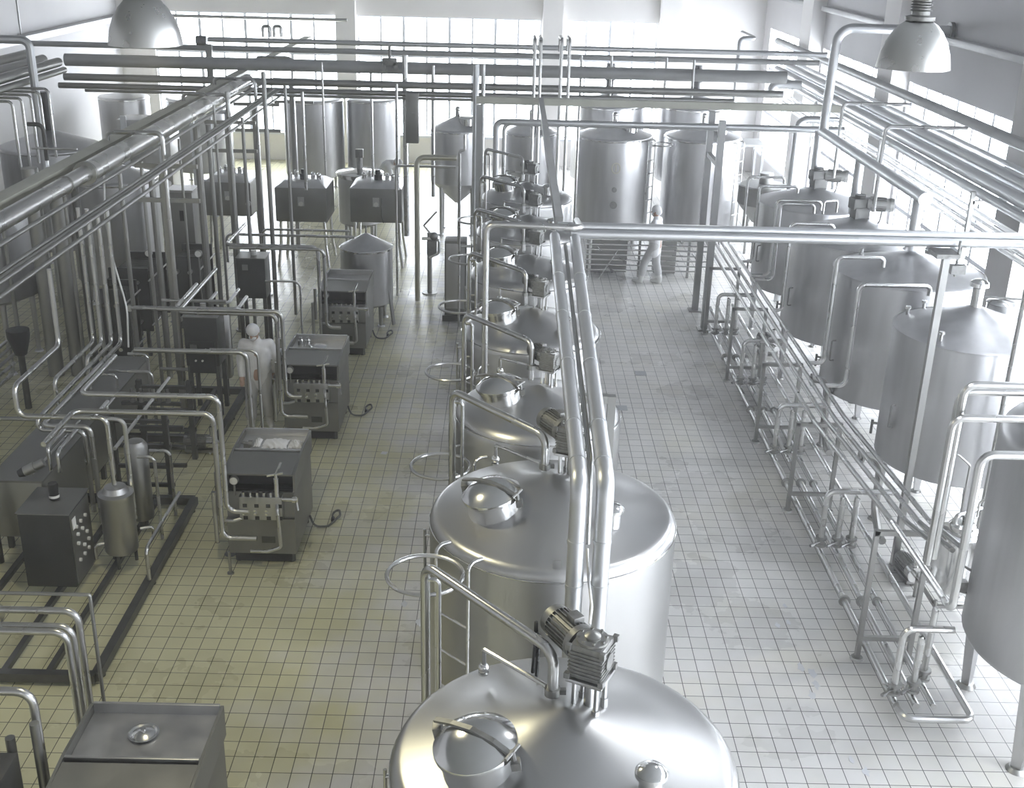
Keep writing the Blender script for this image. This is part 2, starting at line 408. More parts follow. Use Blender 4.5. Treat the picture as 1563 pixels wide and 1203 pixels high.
def agitator(parent, x, y, z, s=1.0, ang=-.45, mdir=2.1):
    """legs, worm gearbox and finned motor"""
    ra = rotz(ang)
    b = MB()
    for i in (-1, 1):
        for j in (-1, 1):
            p = ra @ V((.065*i*s, .065*j*s, 0)); b.cyl((x+p.x, y+p.y, z-.06), (x+p.x, y+p.y, z+.16*s), .014*s, n=8)
            b.cyl((x+p.x, y+p.y, z-.06), (x+p.x, y+p.y, z+.0), .022*s, n=8)
    b.build('motor_stand', STEEL, parent)
    b = MB(); b.box((x, y, z+.17*s), (.21*s, .21*s, .022*s), ra, .004); b.cyl((x, y, z-.05), (x, y, z+.17*s), .03*s); b.build('mounting_plate', STEEL, parent)
    b = MB(); b.box((x, y, z+.29*s), (.185*s, .185*s, .21*s), ra, .012*s)
    for k in range(7): b.box((x, y, z+(.215+.023*k)*s), (.2*s, .2*s, .009*s), ra, .003)
    for i in (-1, 1):
        for j in (-1, 1):
            for h in (.2, .38):
                p = ra @ V((.098*i*s, .098*j*s, 0)); b.box((x+p.x, y+p.y, z+h*s), (.032*s, .032*s, .035*s), ra, .004)
    p = ra @ V((.098*s, 0, 0)); b.cyl((x+p.x*.9, y+p.y*.9, z+.29*s), (x+p.x*1.1, y+p.y*1.1, z+.29*s), .05*s)
    g = b.build('gearbox', CAST, parent)
    b = MB(); b.lathe([(.09*s, .394*s), (.09*s, .41*s), (.07*s, .415*s), (.045*s, .415*s), (.045*s, .425*s), (.02*s, .44*s), (0, .444*s)], (x, y, z), 24)
    for k in range(8):
        t = k*PI/4; b.cyl((x+.075*s*math.cos(t), y+.075*s*math.sin(t), z+.41*s), (x+.075*s*math.cos(t), y+.075*s*math.sin(t), z+.424*s), .009*s, n=6)
    b.build('shaft_flange', PIPED, g)
    d = V((math.cos(mdir), math.sin(mdir), 0)); o = V((x, y, z+.31*s)); r = .082*s
    b = MB(); b.cyl(o+d*.09*s, o+d*.135*s, r*1.25, n=24); b.cyl(o+d*.13*s, o+d*.33*s, r, n=24)
    for k in range(26):
        t = 2*PI*k/26; u = d.orthogonal().normalized(); w_ = d.cross(u); q = u*math.cos(t)+w_*math.sin(t)
        b.bar(o+d*.14*s+q*r*1.06, o+d*.33*s+q*r*1.06, .006*s, .024*s, q)
    mo = b.build('motor', CAST, parent)
    b = MB(); b.cyl(o+d*.33*s, o+d*.385*s, r*1.16, r*1.12, n=24); b.cyl(o+d*.385*s, o+d*.40*s, r*1.05, r*.9, n=24); b.build('fan_cowl', PANEL, mo)
    b = MB(); up = V((0,0,1)); b.box(o+d*.2*s+up*.1*s+d.cross(up)*.02, (.08*s, .07*s, .05*s), rotz(mdir), .006); b.build('terminal_box', CAST, mo)
def feet(parent, R, n, a0, ztop, mt=STEEL, r=.05):
    for k in range(n):
        a = a0+2*PI*k/n; x, y = R*math.cos(a), R*math.sin(a)
        b = MB(); b.cyl((x, y, .03), (x, y, ztop), r*.75, r, n=12); b.cyl((x, y, 0), (x, y, .03), r*1.6, r*1.3, n=16); b.build('leg', mt, parent)
def ladder(parent, R, a, zr, hoop=True, n=7):
    c = rotz(a); wd = .17
    b = MB()
    for s in (-1, 1):
        pts = [c @ V((R-.02, s*wd, zr+.0)), c @ V((R+.12, s*wd, zr+.02)), c @ V((R+.12, s*wd, .35)), c @ V((R-.01, s*wd, .35))]
        b.tube(pts, .014, .06, 8)
    b.build('ladder_rail', PIPE, parent)
    for k in range(n):
        z = .5+k*.32
        if z < zr-.1:
            b = MB(); b.cyl(c @ V((R+.12, -wd, z)), c @ V((R+.12, wd, z)), .011, n=8); b.build('ladder_rung', PIPE, parent)
    if hoop:
        b = MB(); q = c @ V((R+.38, 0, zr-.04)); b.tube([(q.x+.27*math.cos(t), q.y+.27*math.sin(t), q.z) for t in [2*PI*i/32 for i in range(32)]], .016, n=8, closed=True)
        b.build('safety_hoop', PIPE, parent)
ORD = ['nearest', 'second', 'third', 'fourth', 'fifth', 'sixth', 'farthest']
TANKS = [(.38, 5.12, .96, 2.95), (.41, 8.0, .965, 2.95), (.335, 10.2, .80, 2.93), (.305, 12.6, .805, 2.93), (.30, 14.95, .80, 2.93), (.32, 17.25, .81, 2.93), (.325, 19.7, .79, 2.93)]
TLAB = ['large stainless mixing tank cut off by the bottom of the photo', 'large stainless mixing tank behind the tank at the bottom edge, its whole lid in view',
        'stainless mixing tank third from the camera in the centre row', 'stainless mixing tank fourth from the camera in the centre row',
        'stainless mixing tank fifth from the camera in the centre row, under the cross pipes', 'stainless mixing tank sixth from the camera in the centre row',
        'stainless mixing tank at the far end of the centre row']
for i, (x, y, R, zr) in enumerate(TANKS):
    t = empty('mixing_tank', (x, y, 0), TLAB[i], 'tank', 'mixing tanks in the centre row')
    rise = .30 if i < 2 else .19; tank_body(R, zr, rise, .62, parent=t, sh=.09 if i < 2 else .15)
    b = MB(); b.lathe([(R+.001, zr-.098), (R+.006, zr-.094), (R+.006, zr-.088), (R+.001, zr-.084)], n=64); b.build('weld_band', POLISH, t)
    feet(t, R*.8, 4, PI/4, .55)
    k = R/.96; mx, my = (-.47, -.24) if i < 2 else (-.36, -.1)
    d = math.hypot(mx, my); slope = rise/(R-.09)
    manhole(t, mx, my, zr+rise*(1-d/R)+.03, .225, slope*.6, math.atan2(my, mx))
    agitator(t, .13 if i < 2 else .1, .1, zr+rise*.93, 1.0 if i < 2 else .8)
    ladder(t, R, math.radians(226 if i < 2 else 221), zr if i < 2 else zr-.28)
    # return nozzle with cap on the right of the lid
    nx, ny = .42*k, -.42*k; nz = zr+rise*(1-math.hypot(nx, ny)/R)
    b = MB(); b.cyl((nx, ny, nz-.03), (nx, ny, nz+.1), .06, n=20); b.lathe([(.085, nz+.1), (.085, nz+.125), (.06, nz+.15), (0, nz+.165)], (nx, ny, 0), 24); b.build('capped_nozzle', POLISH, t)
    if i < 2:
        b = MB(); b.prism([(-.03, 0), (.03, 0), (.03, .012), (-.03, .012)], -.03, .06, Matrix.Translation(V((.0, -R+.06, zr)))); b.build('lifting_lug', STEEL, t)
    # sight gauge and outlet valve low at the left
    b = MB(); b.tube([(-R-.06, .25, .7), (-R-.06, .25, zr-.35)], .012, n=8); b.tube([(-R+.02, .25, .8), (-R-.06, .25, .8)], .012, n=8); b.tube([(-R+.02, .25, zr-.4), (-R-.06, .25, zr-.4)], .012, n=8); b.build('sight_tube', PIPE, t)
    # cleaning pipe: floor standing riser at the left behind the tank, arm across to the lid
    ax, ay = -.84*k**.6, 1.06*k**.5; za = 3.5; ex, ey = -.07, .16
    lz = zr+rise*(1-math.hypot(ax+.38, ay-.5)/R)
    b = MB(); b.tube([(ax, ay, 0.02), (ax, ay, za), (ex, ey, za), (ex, ey, zr+rise*(1-.175/R)+.03)], .031 if i < 2 else .027, .1, 12)
    p = b.build('cleaning_pipe', PIPE, None, loc=(0, 0, 0)); p.location = (x, y, 0)
    tag(p, ['bent steel cleaning pipe crossing to the lid of the tank at the bottom edge', 'bent steel cleaning pipe crossing over the second centre tank', 'bent steel cleaning pipe crossing over the third centre tank',
            'bent steel cleaning pipe crossing over the fourth centre tank', 'bent steel cleaning pipe crossing over the fifth centre tank', 'bent steel cleaning pipe crossing over the sixth centre tank', 'bent steel cleaning pipe crossing over the farthest centre tank'][i], 'pipe', 'cleaning pipes of the centre tanks')
    b = MB(); b.cyl((ax, ay, 0), (ax, ay, .02), .07, n=16); b.build('foot_plate', STEEL, p)
    b = MB(); b.tube([(ax+.085, ay-.02, .3), (ax+.085, ay-.02, za-.1), (ax+.02, ay-.01, za-.1)], .016, .04, 8); b.build('branch_pipe', PIPE, p)
    b = MB(); b.cyl((ex, ey, za-.28), (ex, ey, za-.235), .045, n=16); b.box((ex+.05, ey, za-.258), (.05, .03, .03)); b.build('pipe_clamp', PIPED, p)
    b = MB(); b.tube([(ax+.38, ay-.5, lz+.04), (ax+.38, ay-.5, zr+.28), (ex-.01, ey+.02, za-.255)], .014, .01, 8); b.build('stay', PIPE, p)
    b = MB(); b.cyl((ax+.38, ay-.5, lz+.035), (ax+.38, ay-.5, zr+.12), .032, n=12); b.ball((ax+.38, ay-.5, zr+.15), .035); b.build('vent_valve', POLISH, p)
# small strap hanging round the first arm
sp = V((.215, 5.505, 3.5))
b = MB(); b.tube([sp+V((.012, .004, -.33)), sp+V((.02, .004, -.05)), sp+V((0, -.052, .0)), sp+V((-.0, 0, .046)), sp+V((.0, .05, 0)), sp+V((0, .012, -.05)), sp+V((-.01, .0, -.30))], .011, .03, 6)
tag(b.build('strap', BLACK), 'black strap tied around the cleaning pipe beside the nearest motor', 'strap')
# ------------------------------------------------------------------ helpers for pipe runs
def pipe(label, pts, r, group=None, mt=PIPE, fil=None, n=10, name='pipe', cat='pipe', clamps=(), loc=None, flanges=()):
    b = MB(); b.tube(pts, r, fil if fil is not None else r*2.8, n)
    c = pts[0]; o = b.build(name, mt, None, loc=tuple(c))
    tag(o, label, cat, group)
    for q, d in clamps:
        k = MB(); d = V(d).normalized(); q = V(q)-V(c); k.cyl(q-d*r*.55, q+d*r*.55, r*1.45, n=12); k.build('clamp', PIPED, o)
    for q, d in flanges:
        k = MB(); d = V(d).normalized(); q = V(q)-V(c); k.cyl(q-d*.012, q+d*.012, r*(1.9 if r < .07 else 1.45), n=16); k.build('flange', PIPED, o)
    return o
# ------------------------------------------------------------------ right row of tall storage tanks
RT = [(5.80, 13.52, .93, 2.68, .32), (5.80, 15.98, 1.05, 2.74, .29), (5.80, 18.62, 1.08, 2.58, .34), (5.80, 21.35, 1.07, 2.54, .30)]
RLAB = ['tall stainless storage tank with a capped stub on its cone, right row', 'tall stainless storage tank whose cone meets the nearest drop of the vent pipe',
        'tall stainless storage tank on the right with a motor on its cone, nearer of two', 'tall stainless storage tank on the right with a motor on its cone, farther of two']
for i, (x, y, R, zr, rise) in enumerate(RT):
    t = empty('storage_tank', (x, y, 0), RLAB[i], 'tank', 'storage tanks in the right row')
    tank_body(R, zr, rise, .95, parent=t, sh=.025, mt=STEEL2, cone=.3)
    b = MB(); b.lathe([(R-.02, zr+.008), (R+.012, zr-.006), (R+.012, zr-.026), (R-.002, zr-.032)], n=64); b.build('rim_seam', STEEL2, t)
    for k in range(4):
        a = PI+PI/2*k if i != 1 else PI+PI/2*k+.12; u = V((math.cos(a), math.sin(a), 0)); p = V((-u.y, u.x, 0))
        b = MB(); c0 = u*(R-.03); c1 = u*(R-.06)
        b.add([c0-p*.1+V((0,0,1.15)), c0+p*.1+V((0,0,1.15)), c1+p*.035+V((0,0,.03)), c1-p*.035+V((0,0,.03)),
               c0-p*.1-u*.1+V((0,0,1.15)), c0+p*.1-u*.1+V((0,0,1.15)), c1+p*.035-u*.05+V((0,0,.03)), c1-p*.035-u*.05+V((0,0,.03))],
              [(0,1,2,3), (4,5,6,7), (0,1,5,4), (1,2,6,5), (2,3,7,6), (3,0,4,7)], False)
        l = b.build('leg', STEEL2, t); b = MB(); q = c1-u*.025; b.cyl(q, q+V((0,0,.03)), .075, .06); b.build('foot_plate', PIPED, l)
    if i >= 2:
        b = MB(); b.box((0, 0, zr+rise+.04), (.26, .2, .2), rotz(.2), .01); b.box((-.03, 0, zr+rise-.06), (.2, .2, .14), rotz(.2), .01); b.build('motor_stand', DARKST, t)
        b = MB(); b.box((-.02, .02, zr+rise+.2), (.3, .22, .18), rotz(.2), .02); b.cyl((-.02, .02, zr+rise+.28), (-.02, .02, zr+rise+.34), .09); g = b.build('gearbox', DARKST, t)
        b = MB(); d = V((.97, -.2, 0)); o = V((.1, 0, zr+rise+.2)); b.cyl(o, o+d*.36, .105, n=24)
        for k in range(20):
            q = 2*PI*k/20; u = d.orthogonal().normalized(); w_ = d.cross(u); e = u*math.cos(q)+w_*math.sin(q); b.bar(o+d*.04+e*.11, o+d*.3+e*.11, .008, .02, e)
        mo = b.build('motor', PIPED, t); b = MB(); b.cyl(o+d*.36, o+d*.42, .12, .11, n=24); b.build('fan_cowl', PANEL, mo)
        b = MB(); b.tube([o+d*.25+V((0,0,-.1)), o+d*.2+V((.0,-.1,-.3)), V((.16, -.12, zr+.2)), V((.06, -.1, zr+rise-.08))], .012, .1, 8); b.build('power_cable', CABLE, t)
    elif i == 0:
        b = MB(); b.cyl((0, 0, zr+rise-.05), (0, 0, zr+rise+.24), .07, n=20); b.lathe([(.075, zr+rise+.22), (.115, zr+rise+.24), (.11, zr+rise+.29), (.07, zr+rise+.32), (0, zr+rise+.33)], n=24); b.build('capped_stub', POLISH, t)
        for a in (2.55, 2.05, 3.9):
            q = V((math.cos(a), math.sin(a), 0))*(R*.86); zz = zr+rise*.14
            b = MB(); b.cyl((q.x, q.y, zz-.03), (q.x, q.y, zz+.07), .022, n=10); b.cyl((q.x-.03, q.y, zz+.075), (q.x+.03, q.y, zz+.075), .02, n=10); b.cyl((q.x, q.y, zz+.07), (q.x, q.y, zz+.1), .035, n=12); b.build('sample_valve', POLISH, t)
        b = MB(); q = V((.55, .5, zr+rise*.2)); b.lathe([(.19, -.04), (.19, .13), (.2, .14), (.16, .17), (0, .19)], q, 28); m_ = b.build('manhole', POLISH, t)
        b = MB(); b.bar(q+V((-.24, .05, .2)), q+V((.24, -.05, .2)), .03, .02); b.build('clamp_bar', CAST, m_)
    else:
        b = MB(); q = V((.55, .45, zr+rise*.3)); b.lathe([(.19, -.06), (.19, .1), (.2, .11), (.16, .14), (0, .16)], q, 28); b.build('manhole', POLISH, t)
        b = MB(); q = V((-.55, .55, zr+rise*.2)); b.cyl(q, q+V((0,0,.1)), .03); b.build('sample_valve', POLISH, t)
    # side sampling tap, thermometer and outlet on the aisle side
    u = V((-1, .35, 0)).normalized()*R
    b = MB(); b.tube([V((u.x*.98, u.y*.98, 1.25)), V((u.x*1.07, u.y*1.07, 1.25)), V((u.x*1.07, u.y*1.07, 1.1))], .018, .02, 8); b.box((u.x*1.07, u.y*1.07, 1.27), (.03, .03, .05)); b.build('sampling_tap', CAST, t)
    b = MB(); u = V((-1, -.3, 0)).normalized()*R; b.tube([V((u.x*.99, u.y*.99, 1.75)), V((u.x*1.06, u.y*1.06, 1.75)), V((u.x*1.06, u.y*1.06, 1.45)), V((u.x*.99, u.y*.99, 1.45))], .012, .02, 8); b.build('handle', CAST, t)
# the nearest tank at the right edge: domed top, deep cone below, plate legs
t = empty('storage_tank', (5.51, 9.25, 0), 'stainless tank with a cone bottom, cut off by the right edge of the photo', 'tank', 'storage tanks in the right row')
R = 1.03; b = MB(); pr = [(0, .42), (.05, .42), (R-.04, .93), (R, 1.0), (R, 1.7), (R, 2.4), (R, 3.0)]
pr += [(R-.22+.22*math.cos(PI/2*k/6), 3.0+.2*math.sin(PI/2*k/6)) for k in range(1, 7)] + [(.3, 3.33), (0, 3.36)]
b.lathe(pr, n=64); b.build('body', STEEL2, t, angle=30)
for k in range(4):
    a = PI*3/4+PI/2*k; u = V((math.cos(a), math.sin(a), 0)); p = V((-u.y, u.x, 0)); b = MB(); c0 = u*(R-.02); c1 = u*(R-.08)
    b.add([c0-p*.11+V((0,0,1.1)), c0+p*.11+V((0,0,1.1)), c1+p*.045+V((0,0,.04)), c1-p*.045+V((0,0,.04)), c0-p*.11-u*.12+V((0,0,1.1)), c0+p*.11-u*.12+V((0,0,1.1)), c1+p*.045-u*.08+V((0,0,.04)), c1-p*.045-u*.08+V((0,0,.04))],
          [(0,1,2,3), (4,5,6,7), (0,1,5,4), (1,2,6,5), (2,3,7,6), (3,0,4,7)], False)
    l = b.build('leg', STEEL2, t); b = MB(); q = c1-u*.04; b.cyl(q, q+V((0,0,.04)), .1, .07); b.build('foot_plate', PIPED, l)
u = V((-.95, .31, 0))
b = MB(); b.tube([u*(R-.01)+V((0,0,1.55)), u*(R+.1)+V((0,0,1.6)), u*(R+.1)+V((0,0,1.32)), u*(R-.01)+V((0,0,1.3))], .013, .02, 8); b.box(u*(R+.06)+V((0,0,1.38)), (.09, .08, .1)); b.build('sampling_tap', CAST, t)
b = MB(); b.tube([V((-.35, -.35, .52)), V((-.5, -.5, .47))], .02, n=8); b.box((-.53, -.53, .47), (.1, .04, .03), rotz(.6)); b.build('drain_valve', CAST, t)
RP = 'pipes climbing to the lids of the right row tanks'
# ------------------------------------------------------------------ lid pipes: from the lid up and over to the aisle, then down to the header
def lidpipe(label, px, py, ti, rise, left, down, r=.03):
    tx, ty, R, zr, ri = RT[ti]; p = GZ(px, py, zr)
    for _ in range(12): p = GZ(px, py, zr+ri*max(0, R-math.hypot(p.x-tx, p.y-ty))/R)
    p.z += .06; pts = path(p, ('dz', rise), ('x', left), ('az', down)); pts.append(V((4.44, pts[-1].y, down)))
    return pipe(label, pts, r, RP, fil=.09)
lidpipe('bent pipe climbing to the left of the lid of the capped-stub tank', 1417, 458, 0, .13, 1312, 1.42)
lidpipe('bent pipe climbing to the left of the lid below the first vent drop', 1347, 414, 1, .13, 1279, 1.42)
_q = path(V((5.25, 18.1, 2.73)), ('dz', .15), ('x', 1208), ('az', 1.42)); pipe('longer bent pipe running to the cone of the nearer motor-topped tank', _q+[V((4.44, 18.1, 1.42))], .03, RP, fil=.09)
lidpipe('front bent pipe at the far left edge of the nearer motor-topped tank', 1241, 331, 2, .16, 1192, 1.42, .026)
lidpipe('rear bent pipe at the far left edge of the nearer motor-topped tank', 1252, 326, 2, .16, 1186, 1.42, .026)
lidpipe('bent pipe above the lid of the farthest tank of the right row', 1217, 300, 3, .12, 1160, 1.42, .026)
lidpipe('bent pipe rising at the far side of the farthest right row tank', 1196, 285, 3, .12, 1142, 1.42, .026)
b = MB(); q = V((5.8, 17.9, 2.72)); pipe('low handle-shaped pipe on the lid of the nearer motor-topped tank', [V((5.35, 19.2, 2.80)), V((5.35, 19.2, 3.02)), V((5.62, 19.35, 3.0)), V((5.62, 19.35, 2.80))], .02, RP, fil=.05)
# pipes of the near tank at the right edge
for k, (px0, py0, l, zz) in enumerate([(1556, 640, 1456, 3.42), (1575, 600, 1466, 3.56), (1590, 590, 1474, 3.68)]):
    p = GZ(px0, py0, zz); q = path(p, ('x', l), ('az', 2.0)); a = q[0]+V((.25, 0, 0))
    pts = [V((5.05+.12*k, q[0].y, 3.38)), V((5.05+.12*k, q[0].y, zz)), q[1], q[2]]
    pipe(['lowest of three bent pipes to the top of the right edge tank', 'middle of three bent pipes to the top of the right edge tank', 'topmost of three bent pipes to the top of the right edge tank'][k], pts, .033, RP, fil=.1)

# ------------------------------------------------------------------ long pipe rack beside the tanks
rack = empty('pipe_rack', (4.12, 15.6, 0), 'low steel post rack carrying pipes along the right aisle', 'rack')
for y, zt in ((10.33, 1.55), (13.69, 1.29), (15.91, 1.29), (18.46, 1.33), (20.95, 1.33)):
    for x in (3.85, 4.40):
        b = MB(); b.box((x, y, zt/2+.01), (.05, .05, zt)); o = b.build('post', PIPED, rack, world=True)
        b = MB(); b.cyl((x, y, 0), (x, y, .025), .075, .06, n=12); b.build('foot_plate', PIPED, o, world=False).location = (-4.12, -15.6, 0)
    b = MB(); b.box((4.125, y, zt-.02), (.6, .05, .05)); b.build('top_bar', PIPED, rack, world=True)
    b = MB(); b.box((4.125, y, .26), (.6, .04, .05)); b.build('low_bar', PIPED, rack, world=True)
RG = 'straight pipes on the aisle rack'
p0 = GY(1499, 694, 8.1); END = slide(p0, 'z', py=932)
pipe('bent pipe coming in from the right edge at half height of the edge tank', [V((4.98, 8.1, p0.z)), p0, END, END+V((.0, .16, .0))], .035, RP, fil=.1)
for k, (x, z, y0, y1, r) in enumerate([(4.02, 1.36, 9.35, 22.6, .03), (4.17, 1.38, 10.1, 22.8, .028), (4.30, 1.38, 10.0, 23.0, .028), (4.40, 1.43, 10.0, 22.2, .028)]):
    z0 = 1.58 if k < 3 else 1.6
    pipe(['upper rack pipe nearest the aisle, reaching farthest toward the camera', 'second upper rack pipe from the aisle', 'third upper rack pipe from the aisle', 'upper rack pipe closest to the tanks'][k],
         [END+V((0, .17, 0)) if k == 0 else V((x+.12, y0-.2, z0+.06)), V((x, 10.4, z0+.035)), V((x, 13.6, z+.0)), V((x, y1, z+.06))], r, RG, fil=.3)
for k, (x, r) in enumerate([(3.93, .036), (4.13, .036), (4.30, .03)]):
    pipe(['low floor pipe at the aisle edge of the rack', 'middle low floor pipe under the rack', 'inner low floor pipe under the rack'][k], [V((x, 9.3, .17)), V((x, 21.0 if k == 0 else 22.3, .17))], r, 'low pipes under the aisle rack',
         flanges=[(V((x, y, .17)), (0, 1, 0)) for y in (11.2, 14.2, 16.8, 19.2)])
pipe('low floor pipe turning a square corner at the near end of the rack', [V((3.93, 9.26, .17)), V((3.96, 9.1, .17)), V((4.62, 9.1, .17)), V((4.62, 22.3, .17))], .036, 'low pipes under the aisle rack', fil=.1)
# risers from the low pipes: groups of three with a valve at the foot
def riser(label, x, y, zt, xe, r=.033, ye=None):
    ye = y if ye is None else ye
    o = pipe(label, [V((x, y, .216)), V((x, y, zt)), V((xe, ye, zt))], r, 'risers from the low pipes', fil=.1)
    c = V((x, y, .21))
    b = MB(); b.cyl(V((0,0,.02)), V((0,0,.05)), .07, n=14); b.cyl(V((0,0,.11)), V((0,0,.14)), .07, n=14); b.cyl(V((0,0,.05)), V((0,0,.11)), .045, n=14)
    v = b.build('valve', PIPED, o); b = MB(); b.cyl(V((-.02,-.03,.08)), V((-.12,-.1,.08)), .01, n=8); b.cyl(V((-.11,-.095,.08)), V((-.16,-.13,.08)), .02, n=8); b.build('valve_handle', CAST, v)
    return o
for k, x in enumerate((3.93, 4.13, 4.30)):
    riser(['riser nearest the aisle bending to the right edge tank outlet', 'straight riser between the two bent ones by the right edge tank', 'inner riser ending under the upper rack pipes at the near end'][k],
          x, (9.42, 9.46, 9.66)[k], [.98, .86, 1.05][k], [4.41, 4.135, 4.31][k], .036 if k == 0 else .033)
WH = ['by the capped-stub tank', 'by the tank with the first vent drop', 'by the nearer motor-topped tank', 'by the farther motor-topped tank']
for j, (y, zt, xe) in enumerate(((12.35, .98, 4.7), (15.05, .98, 4.6), (17.75, 1.0, 4.62), (20.3, 1.0, 4.62))):
    for k, x in enumerate((3.93, 4.13, 4.30)):
        o = riser(['aisle-side riser with a long bend, ', 'middle short riser, ', 'inner short riser, '][k]+WH[j], x, y, zt if k == 0 else zt-.09, xe if k == 0 else x+.002, .036, None)
# outlet drop pipes from tank bottoms
for k, (y, lab) in enumerate(((13.0, 'thick bent outlet pipe dropping behind the rack at the capped-stub tank'), (15.6, 'thick bent outlet pipe dropping behind the rack below the first vent drop'))):
    pipe(lab, [V((4.46, y, 1.16)), V((4.66, y, 1.16)), V((4.76, y, 1.0)), V((4.76, y, .45)), V((4.76, y-.3, .2)), V((4.76, y-.45, .2))], .05, 'outlet pipes behind the rack', mt=PIPED, fil=.14, flanges=[(V((4.5, y, 1.16)), (1, 0, 0))])
# floor pump between the tanks and the rack
def pump(loc, label, rz=0.0, s=1.0):
    t = empty('pump', loc, label, 'pump', 'floor pumps', rz)
    b = MB(); b.cyl((0, -.1*s, .2*s), (0, .32*s, .2*s), .11*s, n=20)
    for k in range(18):
        a = 2*PI*k/18; e = V((math.cos(a), 0, math.sin(a))); b.bar(V((0,-.06*s,.2*s))+e*.115*s, V((0,.26*s,.2*s))+e*.115*s, .01*s, .02*s, e)
    b.build('motor', CAST, t)
    b = MB(); b.cyl((0, -.1*s, .2*s), (0, -.24*s, .2*s), .13*s, n=24); b.cyl((0, -.24*s, .2*s), (0, -.36*s, .2*s), .04*s); b.cyl((0, -.18*s, .3*s), (0, -.18*s, .5*s), .035*s); b.build('pump_head', POLISH, t)
    b = MB(); b.box((0, .05*s, .05*s), (.22*s, .5*s, .06*s), None, .01)
    for i in (-1, 1):
        for j in (-1, 1): b.cyl((i*.09*s, .05*s+j*.2*s, 0), (i*.09*s, .05*s+j*.2*s, .05*s), .02*s, n=8)
    b.build('base', PIPED, t); return t
pump((4.93, 12.0, 0), 'small floor pump behind the near end of the aisle rack', .1, .8)
pump((4.88, 20.0, 0), 'dark floor pump behind the far half of the aisle rack', .2, 1.0)
# small can tank on a trolley frame, right
t = empty('buffer_can', (5.14, 11.3, 0), 'small round stainless can with a clamped lid beside the right edge tank', 'tank')
b = MB(); b.lathe([(0, .32), (.2, .32), (.27, .38), (.27, .95), (.25, 1.03), (.1, 1.1), (0, 1.1)], n=40); b.build('body', POLISH, t)
b = MB(); b.lathe([(.13, 1.06), (.13, 1.13), (.145, 1.14), (.12, 1.17), (0, 1.19)], (0, -.02, 0), 28); b.build('lid', POLISH, t)
b = MB()
for i in (-1, 1):
    b.bar((i*.26, -.3, .25), (i*.26, .3, .25), .035, .035); b.bar((-.26, i*.3, .25), (.26, i*.3, .25), .035, .035)
b.build('frame', PIPED, t)
for i in (-1, 1):
    for j in (-1, 1): b = MB(); b.cyl((i*.26, j*.3, 0), (i*.26, j*.3, .33), .02, n=10); b.build('leg', PIPED, t)
b = MB(); b.tube([V((-.1, -.05, 1.06)), V((-.1, -.05, 1.26)), V((.25, .15, 1.26))], .025, .05); b.build('inlet_pipe', PIPE, t)
b = MB(); b.cyl((.02, -.02, 1.19), (.02, -.02, 1.25), .03, n=12); b.build('lid_knob', CAST, t)
b = MB(); b.tube([V((.22, -.02, .98)), V((.3, -.05, 1.32)), V((.24, .2, 1.42)), V((.18, .05, 1.2))], .012, .1, 8); b.build('hose', WCABLE, t)
# A-frame struts beside the can (thin bent bars)
pipe('thin bent handle bar standing behind the small can', [V((5.1, 12.0, .02)), V((5.1, 12.0, 1.55)), V((5.22, 11.95, 1.7)), V((5.4, 11.95, 1.55)), V((5.4, 11.95, .02))], .012, mt=PIPED, fil=.05)

# ------------------------------------------------------------------ vent manifold above the right row, with riser to the wall
vent = empty('vent_manifold', (5.78, 18.5, 3.82), 'thick vent pipe running above the right row tanks with drops to their cones', 'pipe')
b = MB(); b.cyl((5.78, 15.74, 3.82), (5.78, 21.45, 3.82), .085, n=20); b.build('header', CLAD, vent, world=True)
b = MB(); b.cyl((5.78, 15.72, 3.82), (5.78, 15.77, 3.82), .1, n=24); b.build('end_cap', CLAD, vent, world=True)
for (x, y, R, zr, rise), zb in zip(RT[1:], (0.012, .36, .36)):
    xx = 5.78 if zb < .1 else 5.78; yy = y if zb < .1 else y+.32
    b = MB(); b.cyl((xx, yy, (zr+rise+.02) if zb < .1 else zr+rise*.72+.05), (xx, yy, 3.8), .075, n=18); b.build('drop_pipe', CLAD, vent, world=True)
    if zb < .1:
        b = MB(); b.lathe([(.12, zr+rise+.02), (.09, zr+rise+.05), (.076, zr+rise+.11)], (xx, yy, 0), 24); b.build('collar', CLAD, vent, world=True)
b = MB(); b.tube([V((5.78, 21.4, 3.8)), V((5.82, 21.4, 5.66)), V((7.86, 21.4, 5.66))], .085, .28, 16, 8); b.build('riser', CLAD, vent, world=True)
b = MB(); b.cyl((7.8, 21.4, 5.66), (7.87, 21.4, 5.66), .15, n=20); b.build('wall_flange', DARKST, vent, world=True)
pipe('thick white-clad pipe bending down behind the farther motor-topped tank', path(GY(1262, 183, 23.2), ('x', 1218), ('az', .02)), .07, mt=CLAD, fil=.2, n=14)
pipe('thin pipe rising from the second motor, bending toward the wall pipes', path(V((6.5, 23.8, GY(1297, 183, 23.8).z)), ('x', 1285), ('az', .02)), .05, mt=CLAD, fil=.1)
